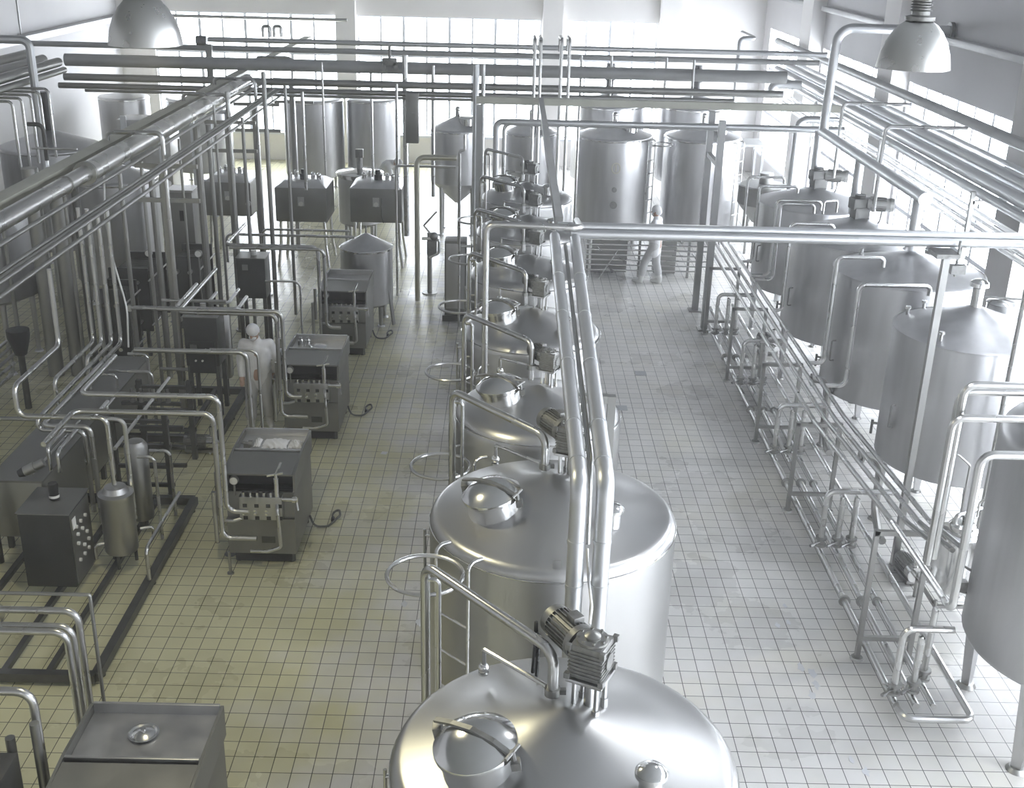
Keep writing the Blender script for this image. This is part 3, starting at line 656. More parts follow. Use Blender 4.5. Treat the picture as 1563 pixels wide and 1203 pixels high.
# ------------------------------------------------------------------ pipe bundle along the right wall
WG = 'long pipes along the right wall'
def wallpipe(label, py, X, r, y0=9.0, y1=30.5, mt=CLAD, drop=0.0):
    q = GX(1563, py, X); return pipe(label, [V((X, y0, q.z)), V((X, y1, q.z+drop))], r, WG, mt=mt, n=14)
wallpipe('highest right wall pipe, close under the top of the windows', 222, 7.35, .085, 9, 33, BEAMG)
wallpipe('thickest clad pipe of the right wall bundle, on its window side', 283, 7.12, .11)
wallpipe('thick clad pipe of the right wall bundle, in its middle', 308, 6.86, .10)
wallpipe('thick clad pipe of the right wall bundle, lowest of the thick ones', 333, 6.78, .07)
wallpipe('thin pipe of the right wall bundle just behind the thick pipes', 262, 7.30, .04)
for k, (py, X) in enumerate(((366, 7.05), (378, 6.95), (392, 6.86), (404, 6.95))):
    wallpipe(['highest of four thin pipes under the thick right wall pipes', 'second of four thin pipes under the thick right wall pipes', 'third of four thin pipes under the thick right wall pipes', 'lowest of four thin pipes under the thick right wall pipes'][k], py, X, .035, 9, 29.5, PIPE)
for k, y in enumerate((12.4, 16.2, 20.6, 25.4)):
    zt = GX(1563, 333, 6.78).z-.07; zl = GX(1563, 404, 6.95).z-.035
    t = empty('pipe_hanger', (7.0, y, zl-.1), ['steel bracket frame under the right wall pipes at the right edge', 'steel bracket frame under the right wall pipes in line with the capped-stub tank', 'steel bracket frame under the right wall pipes left of the hanging lamp', 'farthest steel bracket frame under the right wall pipes'][k], 'bracket', 'brackets of the right wall pipes')
    b = MB(); b.box((6.62, y, (zt+zl)/2-.05), (.06, .06, zt-zl+.35)); b.build('upright', PIPED, t, world=True)
    for z in (zt-.03, zl-.03):
        b = MB(); b.box((7.25, y, z), (1.25, .06, .05)); b.build('arm', PIPED, t, world=True)
for k, (px, py, l, zd) in enumerate(((1391, 160, 1287, 2.0), (1463, 190, 1352, 2.0))):
    p = GX(px, py, 7.22); p.y += (0, -.4)[k]; pipe(['thin pipe leaving the high wall pipe left of the hanging lamp and dropping', 'thin pipe leaving the high wall pipe below the hanging lamp and dropping'][k], path(p, ('x', l), ('az', 3.05)), .032, 'thin drops from the high wall pipe', fil=.1, name='hanging_pipe')
# ------------------------------------------------------------------ near gantry: cross pipes at 4.1 m and the two clad pipes that come toward the camera
NY, NZ = 12.5, 4.08
ga = empty('cross_pipes', (3.9, NY, NZ), 'bundle of bright pipes crossing the hall from the centre row to the right wall', 'pipe')
for k, (dy, dz, r, x0) in enumerate(((0, .03, .05, .56), (-.085, -.03, .05, .7), (.09, .0, .035, .5), (.0, -.075, .028, .9))):
    b = MB(); b.cyl((x0, NY+dy, NZ+dz), (6.35, NY+dy, NZ+dz), r, n=14); b.build('cross_pipe', CLAD if k < 2 else PIPE, ga, world=True)
for k, (px, lab) in enumerate(((885, 'left one of two thick clad pipes sloping down the middle of the photo'), (925, 'right one of two thick clad pipes sloping down the middle of the photo'))):
    qn = GZ(px, 738, NZ-.06); qf = GZ((846, 876)[k], 356, NZ-.06); x = qn.x; yv = max(6.18, qn.y)
    o = pipe(lab, [V((qf.x, NY+(-.1, -.19)[k], NZ-.06)), V((qf.x-.005, NY-.35, NZ-.06)), V((x, yv, NZ-.06)), V((x-.01, yv, .02))], .056, 'clad pipes down the middle', mt=CLAD, fil=.13, n=18)
    for yy in (6.6, 7.2, 8.4, 9.6, 10.8):
        b = MB(); q = V((x+(qf.x-x)*(yy-yv)/(NY-yv), yy, NZ-.06))-o.location; b.cyl(q-V((0,.012,0)), q+V((0,.012,0)), .0605, n=20); b.build('joint_band', CLAD, o)
    for zz in (3.62, 3.3, 2.6):
        b = MB(); q = V((x-.003, yv, zz))-o.location; b.cyl(q-V((0,0,.012)), q+V((0,0,.012)), .0605, n=20); b.build('joint_band', CLAD, o)
pipe('thin grey conduit between the two thick sloping clad pipes', [V((.633, 12.1, 4.0)), V((.568, 6.75, 4.0)), V((.565, 6.55, 3.85)), V((.563, 6.48, 3.5))], .019, mt=PIPED, fil=.08, name='conduit', cat='conduit')
o = pipe('white cable drooping from the conduit to the nearest motor', [V((.563, 6.47, 3.47)), V((.566, 6.3, 3.35)), V((.57, 6.0, 3.33)), V((.52, 5.55, 3.5))], .009, mt=WCABLE, fil=.2, n=8, name='cable', cat='cable')
pipe('upright steel pipe behind the third centre tank turning right to the cross pipes', [V((-.21, 11.42, .02)), V((-.21, 11.42, 4.38)), V((.75, 11.42, 4.36)), V((.75, 12.2, 4.25))], .035, fil=.09, n=12)
b = MB(); b.bar((.585, 12.75, NZ+.02), (.585, 22.3, NZ+.06), .09, .12); tag(b.build('support_bar', BEAMG), 'long flat grey bar running along above the centre tanks', 'bar')
t = empty('gantry_post', (4.86, 12.32, 0), 'square steel post in front of the capped-stub tank with a clamp at its top', 'post')
b = MB(); b.box((4.86, 12.32, 1.96), (.075, .075, 3.92)); b.build('post', PIPED, t, world=True)
b = MB(); b.box((4.86, 12.4, 3.93), (.26, .3, .05)); b.cyl((4.98, 12.3, 3.7), (4.98, 12.3, 4.1), .015); b.box((5.0, 12.3, 3.78), (.16, .08, .1)); b.build('clamp', CAST, t, world=True)
pipe('thin straight drop pipe right of the clamped post in front of the capped-stub tank', [V((5.84, 12.36, 3.98)), V((5.84, 12.36, .02))], .035)
# ------------------------------------------------------------------ far gantry over the centre row
FY, FZ = 22.5, 4.1
g_ = empty('far_gantry', (1.7, FY, 0), 'grey steel gantry standing across the far end of the centre row', 'gantry')
b = MB(); b.box((2.85, FY, FZ), (7.0, .14, .13)); b.build('cross_bar', BEAM, g_, world=True)
for x, y in ((-.58, 22.5), (3.88, 22.42), (3.88, 21.22)):
    b = MB(); b.box((x, y, FZ/2-.04), (.12, .12, FZ-.1)); p = b.build('post', BEAMG, g_, world=True)
    b = MB(); b.box((x-1.7, y-FY, .012), (.26, .26, .024)); b.build('foot_plate', PIPED, p)
b = MB(); b.box((3.88, 21.86, 3.2), (.08, 1.2, .08)); b.build('brace', BEAMG, g_, world=True)
for k, (dz, r, x0, x1) in enumerate(((3.74, .06, -.25, 6.4), (3.63, .04, -.1, 6.2))):
    pipe(['upper bright pipe slung under the far gantry', 'lower thin pipe slung under the far gantry'][k], [V((x0, FY-.26+.5*k, 2.2)), V((x0, FY-.26+.5*k, dz)), V((x1, FY-.26+.5*k, dz))], r, 'pipes under the far gantry', mt=CLAD if k == 0 else PIPE, fil=.12, n=14, name='hanging_pipe')

q = GY(934, 604, 9.28); u = slide(q, 'x', px=878)
t = empty('channel_stand', (q.x, 9.28, 0), 'square grey channel frame standing right of the third centre tank', 'frame')
b = MB(); b.box((q.x, 9.28, q.z/2), (.07, .07, q.z)); b.build('upright', PIPED, t, world=True)
b = MB(); b.box(((q.x-.036+u.x)/2, 9.28, q.z-.03), (q.x-.036-u.x, .07, .07)); b.build('cross_arm', PIPED, t, world=True)
# ------------------------------------------------------------------ tanks across the far end
def simple_tank(label, x, y, R, zr, rise, zb=.7, group='tanks at the far end', mt=STEEL2, legs=4, sh=.05, cone=.2, name='storage_tank', top=None):
    t = empty(name, (x, y, 0), label, 'tank', group)
    tank_body(R, zr, rise, zb, parent=t, mt=mt, sh=sh, cone=cone, n=48)
    b = MB(); b.lathe([(R-.01, zr-sh+.012), (R+.012, zr-sh), (R+.012, zr-sh-.03), (R-.01, zr-sh-.04)], n=48); b.build('rim_seam', POLISH, t)
    feet(t, R*.82, legs, PI/4, zb-.05, r=.05)
    if top == 'hatch':
        b = MB(); b.lathe([(.2, zr+rise*.5-.06), (.2, zr+rise*.5+.1), (.21, zr+rise*.5+.11), (.17, zr+rise*.5+.15), (0, zr+rise*.5+.17)], (.35*R, -.3*R, 0), 24); b.build('manhole', POLISH, t)
        b = MB(); b.cyl((0, 0, zr+rise-.02), (0, 0, zr+rise+.12), .06); b.ball((0, 0, zr+rise+.15), .07); b.build('vent_cap', POLISH, t)
    if top == 'motor':
        b = MB(); b.cyl((0, 0, zr+rise-.02), (0, 0, zr+rise+.3), .1); b.cyl((0, 0, zr+rise+.3), (0, 0, zr+rise+.75), .14, .12, 20); b.build('motor', DARKBOX, t)
    return t
B3 = simple_tank('tall far stainless tank with a ring mark, its ladder beside the standing worker', 2.55, 28.14, .92, 2.62, .3, zb=.42, cone=.12, top='hatch')
B4 = simple_tank('tall far stainless tank right of the one with the ring mark', 4.72, 28.26, .93, 2.62, .3, zb=.42, cone=.12, top='hatch')
for t, a in ((B3, math.radians(-35)), (B4, math.radians(-38))): ladder(t, .92, a, 2.55, hoop=(t is B3), n=7)
b = MB(); th = [2*PI*k/24 for k in range(24)]; Rr = .925
def onwall(u, z): return V((Rr*math.sin(u/Rr), -Rr*math.cos(u/Rr), z))
b.tube([onwall(.1*math.cos(q), 1.95+.12*math.sin(q)) for q in th], .008, n=6, closed=True)
b.tube([onwall(.0, 1.87), onwall(0, 2.03), onwall(-.03, 2.0)], .007, .001, 6)
b.build('ring_mark', mat('ring_mark_paint', (.52,.5,.36), .5), B3)
for z, r in ((1.45, .05), (1.08, .07)):
    b = MB(); q = onwall(-.02, z); b.cyl(q+V((0,.02,0)), q-V((0,.06,0)), r); b.cyl(q-V((0,.06,0)), q-V((0,.08,0)), r*1.25); b.build('port', CAST, B3)
simple_tank('far stainless tank with an oval cap, left of the grey gantry post', -1.27, 28.54, .66, 2.62, .28, zb=1.3, cone=.55, top='hatch')
simple_tank('far stainless tank with a capped cone, between the gantry post and the ring-marked tank', .54, 28.32, .64, 2.62, .28, zb=1.0, top='hatch')
simple_tank('back tank with a dark motor rising behind the ring-marked tank', 2.75, 32.6, 1.0, 2.75, .3, top='motor')
simple_tank('back tank with a dark motor rising behind the tank beside the ring-marked one', 5.15, 32.6, 1.0, 2.75, .3, top='motor')
# tall insulated silo tanks in front of the left back windows
for k, (x, y, R, zr, lab) in enumerate(((-5.55, 33.06, .84, 2.62, 'tall plain silo tank left of two before the back windows'), (-3.9, 33.36, .76, 2.62, 'tall plain silo tank right of two before the back windows'),
                                        (-8.9, 33.5, .9, 2.5, 'dim silo tank behind the left overhead pipes at the back'), (-11.0, 33.4, .7, 2.5, 'dim silo tank in the back left corner'))):
    simple_tank(lab, x, y, R, zr, .1, zb=.5, group='silo tanks at the back', name='silo_tank')
t = simple_tank('squat round tank with a wide flat lid between the square tanks and the silos', -3.5, 27.0, .52, 1.72, .06, zb=.6, sh=.03, name='mixing_tank')
b = MB(); b.lathe([(.56, 1.7), (.56, 1.76), (.5, 1.79), (0, 1.85)], n=40); b.build('lid', POLISH, t)
b = MB(); b.cyl((0, 0, 1.84), (0, 0, 2.1), .07); b.box((0, 0, 2.2), (.18, .14, .2), None, .01); b.build('motor', CAST, t)
t = simple_tank('stainless tank with a fluted cone lid beside the machine row', -2.67, 21.25, .497, 1.52, .24, zb=.45, sh=.02, group=None, name='balance_tank')
for k in range(3):
    a = 2*PI/3*k-.4; b = MB(); u = V((math.cos(a), math.sin(a), 0)); b.bar(u*.47+V((0,0,.8)), u*.57+V((0,0,.02)), .09, .03, u); b.build('leg', STEEL2, t)
b = MB(); b.cyl((0, 0, 1.74), (0, 0, 1.9), .015, n=8); b.build('lid_pin', CAST, t)
# square jacketed vats on legs
VG = 'square vats on legs'
for k, (x0, x1, y, lab) in enumerate(((-5.11, -3.97, 24.9, 'square vat on legs left of the squat lidded tank, whole front in view'), (-3.48, -2.33, 25.0, 'square vat on legs behind the cone-lidded tank, nearest the centre aisle'), (-6.75, -5.72, 25.3, 'square vat on legs partly hidden by upright pipes, leftmost of the three'))):
    w_, dp = x1-x0, 1.1; t = empty('square_vat', ((x0+x1)/2, y+dp/2, 0), lab, 'vat', VG)
    b = MB(); zb, zt = 1.04, 1.80
    b.box((0, 0, (zb+zt)/2), (w_, dp, zt-zb), None, .03); b.build('body', PANEL, t)
    b = MB(); a, c = w_/2-.005, dp/2-.005
    b.add([(-a,-c,zt-.005),(a,-c,zt-.005),(a,c,zt-.005),(-a,c,zt-.005),(-a+.17,-c+.17,zt+.1),(a-.17,-c+.17,zt+.1),(a-.17,c-.17,zt+.1),(-a+.17,c-.17,zt+.1)], [(0,1,5,4),(1,2,6,5),(2,3,7,6),(3,0,4,7),(4,5,6,7),(3,2,1,0)], False); b.build('sloped_lid', STEEL2, t)
    for i in (-1, 1):
        for j in (-1, 1): b = MB(); b.tube([V((i*(w_/2-.09), j*(dp/2-.1), zb)), V((i*(w_/2-.07), j*(dp/2-.1), .5)), V((i*(w_/2-.01), j*(dp/2-.04), .0))], .035, .1, 10); b.build('leg', POLISH, t)
    b = MB(); b.cyl((0, -.05, zt+.1), (0, -.05, zt+.22), .09); b.cyl((0, -.05, zt+.22), (0, -.05, zt+.32), .06); b.build('motor', DARKBOX, t)
    for i, (dx, dy) in enumerate(((-.25, 0), (.16, -.02), (.27, -.1), (-.17, .2))):
        b = MB(); b.cyl((dx*w_*1.1, dy, zt+.09), (dx*w_*1.1, dy, zt+.2), .045); b.ball((dx*w_*1.1, dy, zt+.2), .05); b.build('lid_port', POLISH, t)
    b = MB(); b.cyl((0, -dp/2, 1.45), (0, -dp/2-.03, 1.45), .05); b.build('gauge', GAUGE, t)
    b = MB(); b.box((0, -dp/2-.004, 1.5), (.14, .008, .2)); b.build('name_plate', STEEL2, t)
    if k == 1: b = MB(); b.tube([V((.12, -dp/2-.005, 1.6)), V((.12, -dp/2-.02, 1.2)), V((.16, -dp/2-.01, 1.04))], .008, n=6); b.build('wire', BLACK, t)
# pipe fence (manifold) in front of the far tanks
t = empty('pipe_manifold', (3.1, 24.75, 0), 'low manifold of many horizontal pipes behind the standing worker', 'manifold')
for k in range(8):
    b = MB(); z = .16+.115*k; b.cyl((1.75, 24.75, z), (4.55 if k % 3 else 4.3, 24.75, z), .018, n=10); b.build('pipe', PIPE, t, world=True)
for x in (1.8, 2.95, 4.05, 4.5): b = MB(); b.box((x, 24.8, .55), (.05, .05, 1.1)); b.build('post', PIPED, t, world=True)
for x in (2.3, 3.55): b = MB(); b.box((x, 25.1, .5), (.8 if x < 3 else .5, .3, .9), None, .02); b.build('valve_cabinet', PIPED, t, world=True)
for x, z in ((2.1, .62), (3.85, .85), (2.6, .4), (4.2, .5), (2.35, .16)):
    b = MB(); b.cyl((x, 24.73, z), (x, 24.62, z), .03, n=10); b.cyl((x, 24.62, z), (x-.12, 24.55, z+.12), .012, n=8); b.build('valve', CAST, t, world=True)
pipe('thin steel bar leaning slantwise against the low manifold', [V((2.05, 24.5, .02)), V((2.45, 24.68, .62))], .014)
# cabinet between the centre row and the far left tanks
t = empty('control_cabinet', (-.98, 21.6, 0), 'narrow grey cabinet standing left of the farthest centre tanks', 'cabinet')
b = MB(); b.box((0, 0, .85), (.42, .4, 1.5), None, .015); b.build('body', PANEL, t)
b = MB(); b.box((0, -.205, .9), (.36, .012, 1.3), None, .004); b.build('door', STEEL2, t)
b = MB(); b.box((0, 0, .06), (.5, .5, .12), None, .01); b.build('plinth', DARKST, t)
pipe('bent pipe hugging the narrow grey cabinet from floor to gantry height', path(GY(722, 376, 21.2), ('x', 700), ('z', 230), ('dx', .1), ('dz', .3)), .025, fil=.06)
pipe('second bent pipe beside the narrow grey cabinet', path(GY(702, 235, 21.0), ('az', .02)), .022)
pipe('horizontal yellowish steel pipe left of the narrow grey cabinet', (lambda q: [V((q[0].x, q[0].y, .02))]+q)(path(GY(636, 240, 22.6), ('x', 697))), .055, mt=mat('yellowed_steel', (.60,.59,.50), .32, 1), n=14)
pipe('thin horizontal pipe under the yellowish pipe', (lambda q: [V((q[0].x, q[0].y, .02))]+q)(path(GY(604, 253, 22.9), ('x', 696))), .025, fil=.06)
t = empty('valve_stand', (-1.6, 23.2, 0), 'tangled valve stand on a post in the gap beside the far tank', 'valve stand')
b = MB(); b.cyl((0, 0, .02), (0, 0, 1.3), .05); b.cyl((0, 0, 0), (0, 0, .02), .16); b.build('post', PIPED, t)
b = MB(); b.tube([V((-.15, -.1, 1.2)), V((.2, -.1, 1.2)), V((.2, -.1, .9)), V((.0, -.1, .8))], .03); b.build('pipe', PIPE, t)
b = MB(); b.box((.05, -.02, 1.0), (.2, .2, .3), None, .02); b.ball((.1, -.1, 1.25), .09); b.build('valve', CAST, t)
b = MB(); b.tube([V((.0, 0, 1.3)), V((-.12, 0, 1.45)), V((.15, 0, 1.75))], .02, .02); b.build('lever', PIPE, t)
# hopper and small equipment in the far right corner
t = empty('hopper', (6.0, 26.6, 0), 'grey hopper with a slanted body in front of the far right window', 'hopper')
b = MB(); b.lathe([(.25, .9), (.62, 1.35), (.62, 1.75), (.58, 1.78), (0, 1.8)], n=32); b.build('body', PANEL, t)
for k in range(3):
    a = 2*PI/3*k; b = MB(); b.cyl((.5*math.cos(a), .5*math.sin(a), 0), (.5*math.cos(a), .5*math.sin(a), 1.3), .03); b.build('leg', PIPED, t)
b = MB(); b.cyl((0, 0, 1.8), (0, 0, 2.05), .16); b.build('motor', PIPED, t)
t = empty('bucket', (5.75, 29.8, 2.2), 'pale round bucket on the far right platform', 'bucket'); b = MB(); b.lathe([(0, 0), (.17, 0), (.2, .35), (.19, .35), (.165, .02), (0, .02)], n=24); b.build('body', WHITE, t)
t = empty('platform', (5.9, 30.0, 0), 'small raised platform in the far right corner', 'platform')
b = MB(); b.box((0, 0, 2.17), (1.3, 1.0, .06)); b.build('deck', BEAMG, t)
for i in (-1, 1):
    for j in (-1, 1): b = MB(); b.box((i*.6, j*.45, 1.07), (.06, .06, 2.14)); b.build('leg', BEAMG, t)
# ------------------------------------------------------------------ cross runs of pipe high over the far end
CG = 'pipes crossing the hall at the far end'
def cross(label, x0p, y0p, x1p, Y, r, mt=PIPED, name='pipe'):
    p = GY(x0p, y0p, Y); q = slide(p, 'x', px=x1p); return pipe(label, [p, q], r, CG, mt=mt, n=14, name=name)
cross('topmost cross pipe at the far end, starting at a dark valve', 318, 60, 1262, 25.6, .055, CLAD, name='hanging_pipe')
cross('second cross pipe at the far end, just below the topmost', 40, 66, 1250, 26.0, .06, BEAMG, 'hanging_pipe')
cross('thickest cross pipe at the far end', 100, 91, 1200, 25.0, .13, BEAMG, 'hanging_pipe')
cross('dark upper one of two cross pipes below the thickest', 98, 117, 1195, 24.4, .075, PIPED)
cross('dark lower one of two cross pipes below the thickest', 90, 130, 1120, 24.2, .06, PIPED)
cross('thin cross pipe under the two dark ones on the left', 130, 138, 735, 24.0, .03, PIPED)
# twin cranked risers that poke above the cross pipes in the middle
for k, (px, lab) in enumerate(((817, 'leftmost of four cranked risers above the middle cross pipes'), (826, 'second of four cranked risers above the middle cross pipes'), (858, 'third of four cranked risers above the middle cross pipes'), (870, 'rightmost of four cranked risers above the middle cross pipes'))):
    p = GY(px, 60, 23.6+.02*k)
    pipe(lab, [V((p.x, 24.55, p.z-.32)), V((p.x, 24.55, p.z-.02)), V((p.x, p.y, p.z)), V((p.x, p.y, 1.0 if k % 2 else .02))], .035, 'cranked risers in the middle', fil=.08, name='hanging_pipe')
# drops from the cross pipes
DG = 'upright drops under the far cross pipes'
for k, (px, py, pyb, Y, r, lab) in enumerate(((727, 98, 340, 23.8, .065, 'thick bright upright pipe just left of the gantry post'), (738, 98, 330, 24.0, .045, 'upright pipe touching the left gantry post'),
        (618, 84, 360, 24.6, .06, 'dark upright pipe from the cross pipes down past the square vat'), (661, 100, 300, 24.7, .04, 'upright pipe left of the far tank with the oval cap'),
        (566, 104, 270, 25.3, .03, 'thin upright pipe over the square vat by the aisle, left of two'), (605, 128, 290, 23.7, .03, 'thin upright pipe over the square vat by the aisle, right of two'),
        (491, 95, 268, 23.8, .022, 'thin upright pipe over the whole-front square vat'), (461, 140, 290, 23.7, .035, 'upright pipe between the two left square vats'),
        (888, 83, 345, 25.4, .028, 'thin upright pipe left of the ring-marked tank'), (934, 85, 150, 25.4, .028, 'thin upright pipe above the ring-marked tank'), (1018, 88, 152, 25.4, .028, 'thin upright pipe above the gap between the two far ladders'), (1060, 92, 155, 24.7, .03, 'thin upright pipe above the second far ladder tank'))):
    p = GY(px, py, Y); q = slide(p, 'z', py=pyb)
    if q.z < .5: q.z = .02
    pipe(lab, [p, q], r, DG, mt=CLAD if k < 1 else PIPE, name='hanging_pipe')
for k, (px, lab) in enumerate(((402, 'left handle-shaped pipe bend on top of the far cross pipes'), (419, 'right handle-shaped pipe bend on top of the far cross pipes'))):
    p = GY(px, 60, 25.6); p.z += .04; pipe(lab, path(p, ('dz', .23), ('dx', .15), ('dz', -.22)), .035, 'bends on the far cross pipes', fil=.05, name='hanging_pipe')
t = empty('hanging_valve', GY(596, 92, 24.8), 'dark valve block hanging on the thickest far cross pipe', 'valve')
b = MB(); b.box((0, -.17, -.02), (.3, .1, .16), None, .02); b.box((-.12, -.17, -.12), (.1, .1, .14)); b.box((.13, -.17, -.1), (.1, .1, .14)); b.build('body', CAST, t); b = MB(); b.cyl((0, -.17, .05), (0, -.17, .3), .03); b.build('stem', CAST, t)
b = MB(); b.box((0, -.1, -.05), (.26, .2, 1.0), None, .01); b.box((.03, -.22, 0), (.06, .04, .14)); o = b.build('hanging_cabinet', PANEL, None, loc=(0, 0, 0)); o.location = GY(630, 175, 23.9)
tag(o, 'narrow grey box hanging on uprights below the far cross pipes', 'cabinet')
for k, (px, lab) in enumerate(((880, 'bright short valve on the thick far cross pipe, left of two'),)):
    pass
pipe('bright bent pipe rising right of the far back wall, end of the far cross pipes', path(GY(1120, 160, 26.4), ('z', 58), ('x', 1152), ('dy', 1.5)), .05, mt=CLAD, fil=.12, name='hanging_pipe')
pipe('thick clad pipe end with a bend joining the right wall bundle', [V((5.9, 26.6, 3.75)), V((5.9, 26.6, 4.05)), V((6.55, 26.6, 4.05))], .1, mt=CLAD, fil=.16, n=14, name='hanging_pipe')

# ------------------------------------------------------------------ left overhead: painted beam, thick pipe, small pipes
bx, bz = -5.70, 4.17
b = MB(); b.bar((bx, 7.5, bz), (bx, 33.5, bz), .22, .13, bev=.01); tag(b.build('overhead_beam', BEAM), 'long cream beam running into the distance over the left machines', 'beam')
LG = 'pipes slung under the left beam'
def lrun(label, px, py, X, r, y0, y1, mt=PIPED, **k):
    q = GX(px, py, X); return pipe(label, [V((X, y0, q.z)), V((X, y1, q.z))], r, LG, mt=mt, n=14, **k)
q = GX(100, 282, -5.33); BZ = q.z+.135+.05
o = pipe('thick steel pipe slung along the underside of the left beam', [V((-5.33, 7.5, q.z)), V((-5.33, 23.9, q.z))], .10, LG, mt=PIPE, n=18)
b = MB(); b.cyl((0, 6.95, 0), (0, 16.4, 0), .135, n=22); b.build('cladding', PIPE, o)
b = MB(); b.cyl((0, 6.9, 0), (0, 6.96, 0), .15, n=22); b.cyl((0, 6.2, 0), (0, 6.22, 0), .112, n=20); b.build('joint_band', PIPED, o)
lrun('thin pipe alone below the thick left overhead pipe', 60, 337, -5.07, .026, 8, 23.9)
lrun('highest of the close thin pipes on the left overhead brackets', 60, 376, -4.79, .022, 8, 23.9)
lrun('second of the close thin pipes on the left overhead brackets', 60, 384, -4.75, .022, 8, 23.9)
lrun('third of the close thin pipes on the left overhead brackets', 60, 390, -4.70, .022, 8, 23.9)
lrun('lowest of the close thin pipes on the left overhead brackets', 60, 410, -4.64, .024, 8, 23.9)
for k, (px, py, lab) in enumerate(((168, 222, 'bracket post under the left beam, nearest the camera'), (283, 166, 'second bracket post under the left beam'), (330, 142, 'third bracket post under the left beam'), (395, 114, 'farthest bracket post under the left beam'))):
    Y = GX(px, py, bx).y; t = empty('support_post', (-4.95, Y, 0), lab, 'post', 'bracket posts of the left beam')
    b = MB(); b.box((-4.98, Y, 1.95), (.09, .09, 3.9)); b.build('post', PIPED, t, world=True)
    b = MB(); b.tube([V((bx, Y-.08, bz+.067)), V((bx, Y-.08, BZ)), V((-4.92, Y-.08, BZ)), V((-4.92, Y-.08, .6))], .032, .1, 10); b.build('bracket_pipe', PIPE, t, world=True)
    zr_ = GX(60, 410, -4.64).z-.024-.032
    for z in (zr_, zr_-.5):
        b = MB(); b.box((-4.95, Y+.08, z), (.9, .05, .06)); b.build('arm', PIPED, t, world=True)
    b = MB(); b.cyl((0, 0, 0), (0, 0, .03), .13); b.build('foot_plate', PIPED, t)
# left wall runs
for k, (py, X, r, lab) in enumerate(((88, -9.6, .12, 'broad pipe along the left wall, highest of the dim ones'), (101, -9.3, .1, 'broad pipe along the left wall, second of the dim ones'), (112, -9.0, .09, 'broad pipe along the left wall, third of the dim ones'), (128, -8.9, .06, 'narrow pipe along the left wall, lowest of the dim ones'))):
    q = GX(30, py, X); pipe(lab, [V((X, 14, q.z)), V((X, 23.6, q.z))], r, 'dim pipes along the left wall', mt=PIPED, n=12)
p = GX(45, 100, -8.8); 
pipe('pale arched pipe end above the left back tanks', [V((-9.6, p.y, p.z+.45)), V((-8.75, p.y, p.z+.45)), V((-8.75, p.y, .02))], .075, mt=CLAD, fil=.15, name='hanging_pipe')
# bell lamps
def lamp(label, px, py, Y, d=.5):
    c = GY(px, py, Y); t = empty('bell_lamp', c, label, 'lamp', 'bell lamps hanging from the ceiling'); r = d/2
    K = .70; out = [(r*1.0, 0), (r*.985, .03*K), (r*.93, .14*K), (r*.82, .25*K), (r*.66, .345*K), (r*.5, .41*K), (r*.3, .455*K), (.05, .475*K)]
    b = MB(); b.lathe(out+[(.05, .465*K), (r*.28, .445*K), (r*.48, .4*K), (r*.64, .335*K), (r*.8, .24*K), (r*.91, .135*K), (r*.97, .03*K), (r*.985, 0), (r*1.0, 0)], n=48); b.build('shade', mat('lamp_shade_aluminium', (.62,.62,.60), .3, .95, rvar=.05) if 'lamp_shade_aluminium' not in MATS else MATS['lamp_shade_aluminium'], t)
    b = MB(); b.lathe([(.1, .315), (.1, .34), (.06, .35), (.06, .5), (.05, .5)], n=24)
    for k in range(6): b.lathe([(.062, .375+.018*k), (.075, .38+.018*k), (.062, .386+.018*k)], n=24)
    b.build('neck', CAST, t)
    b = MB(); b.box((0, 0, .59), (.2, .16, .2), None, .015); b.build('ballast_box', CAST, t)
    b = MB(); b.cyl((0, 0, .69), (0, 0, ZC-c.z), .012, n=8); b.build('hanging_rod', CAST, t)
    b = MB(); b.lathe([(.0, .07), (.04, .09), (.055, .15), (.035, .22), (.03, .31), (0, .31)], n=16); b.build('bulb', GAUGE, t)
    return t
lamp('bell-shaped metal lamp hanging at the upper left', 223, 68, 8.2)
lamp('bell-shaped metal lamp hanging at the upper right', 1393, 104, 8.2)
lamp('bell-shaped lamp whose rim just shows at the top edge', 1103, -3, 16.6)
# spot lights added in the bell lamps: warm to tint the left aisle, neutral right
def bulb(px, py, Y, col, pw):
    c = GY(px, py, Y); l = bpy.data.lights.new('added_lamp_light', 'SPOT'); l.energy = pw; l.color = col; l.spot_size = 2.5; l.spot_blend = .35; l.shadow_soft_size = .07
    o = bpy.data.objects.new('added_lamp_light', l); COL.objects.link(o); o.location = c+V((0, 0, .06))
bulb(223, 68, 8.2, (1, .92, .62), 170)
bulb(1393, 104, 8.2, (.95, .97, 1), 60)
bulb(1103, -3, 16.6, (.95, .97, 1), 60)

p = GY(262, 24, 36.6); q = slide(p, 'x', px=530); pipe('long dull bar across the top of the left back window', [p, q], .05, mt=PIPED, name='hanging_pipe')
t = empty('hanging_valve', GY(310, 62, 25.6), 'dark valve at the left end of the topmost far cross pipe', 'valve')
b = MB(); b.cyl((-.14, 0, 0), (.08, 0, 0), .1); b.build('body', CAST, t); b = MB(); b.box((.12, -.02, -.42), (.13, .13, .7)); b.build('drop_box', PIPED, t)
BL = 'thin bent pipes at the back left'
for k, lab in enumerate(('leftmost of five thin bent pipes by the left photo edge', 'second of five thin bent pipes by the left photo edge', 'third of five thin bent pipes by the left photo edge', 'fourth of five thin bent pipes by the left photo edge', 'rightmost of five thin bent pipes by the left photo edge')):
    p = GY(18+5.5*k, 155-2*k, 20.3+.05*k); pipe(lab, [V((p.x-1.1, p.y+.25*k, p.z)), V((p.x, p.y+.25*k, p.z)), V((p.x, p.y+.25*k, 3.0))], .025, BL, mt=PIPE, fil=.08, name='hanging_pipe')
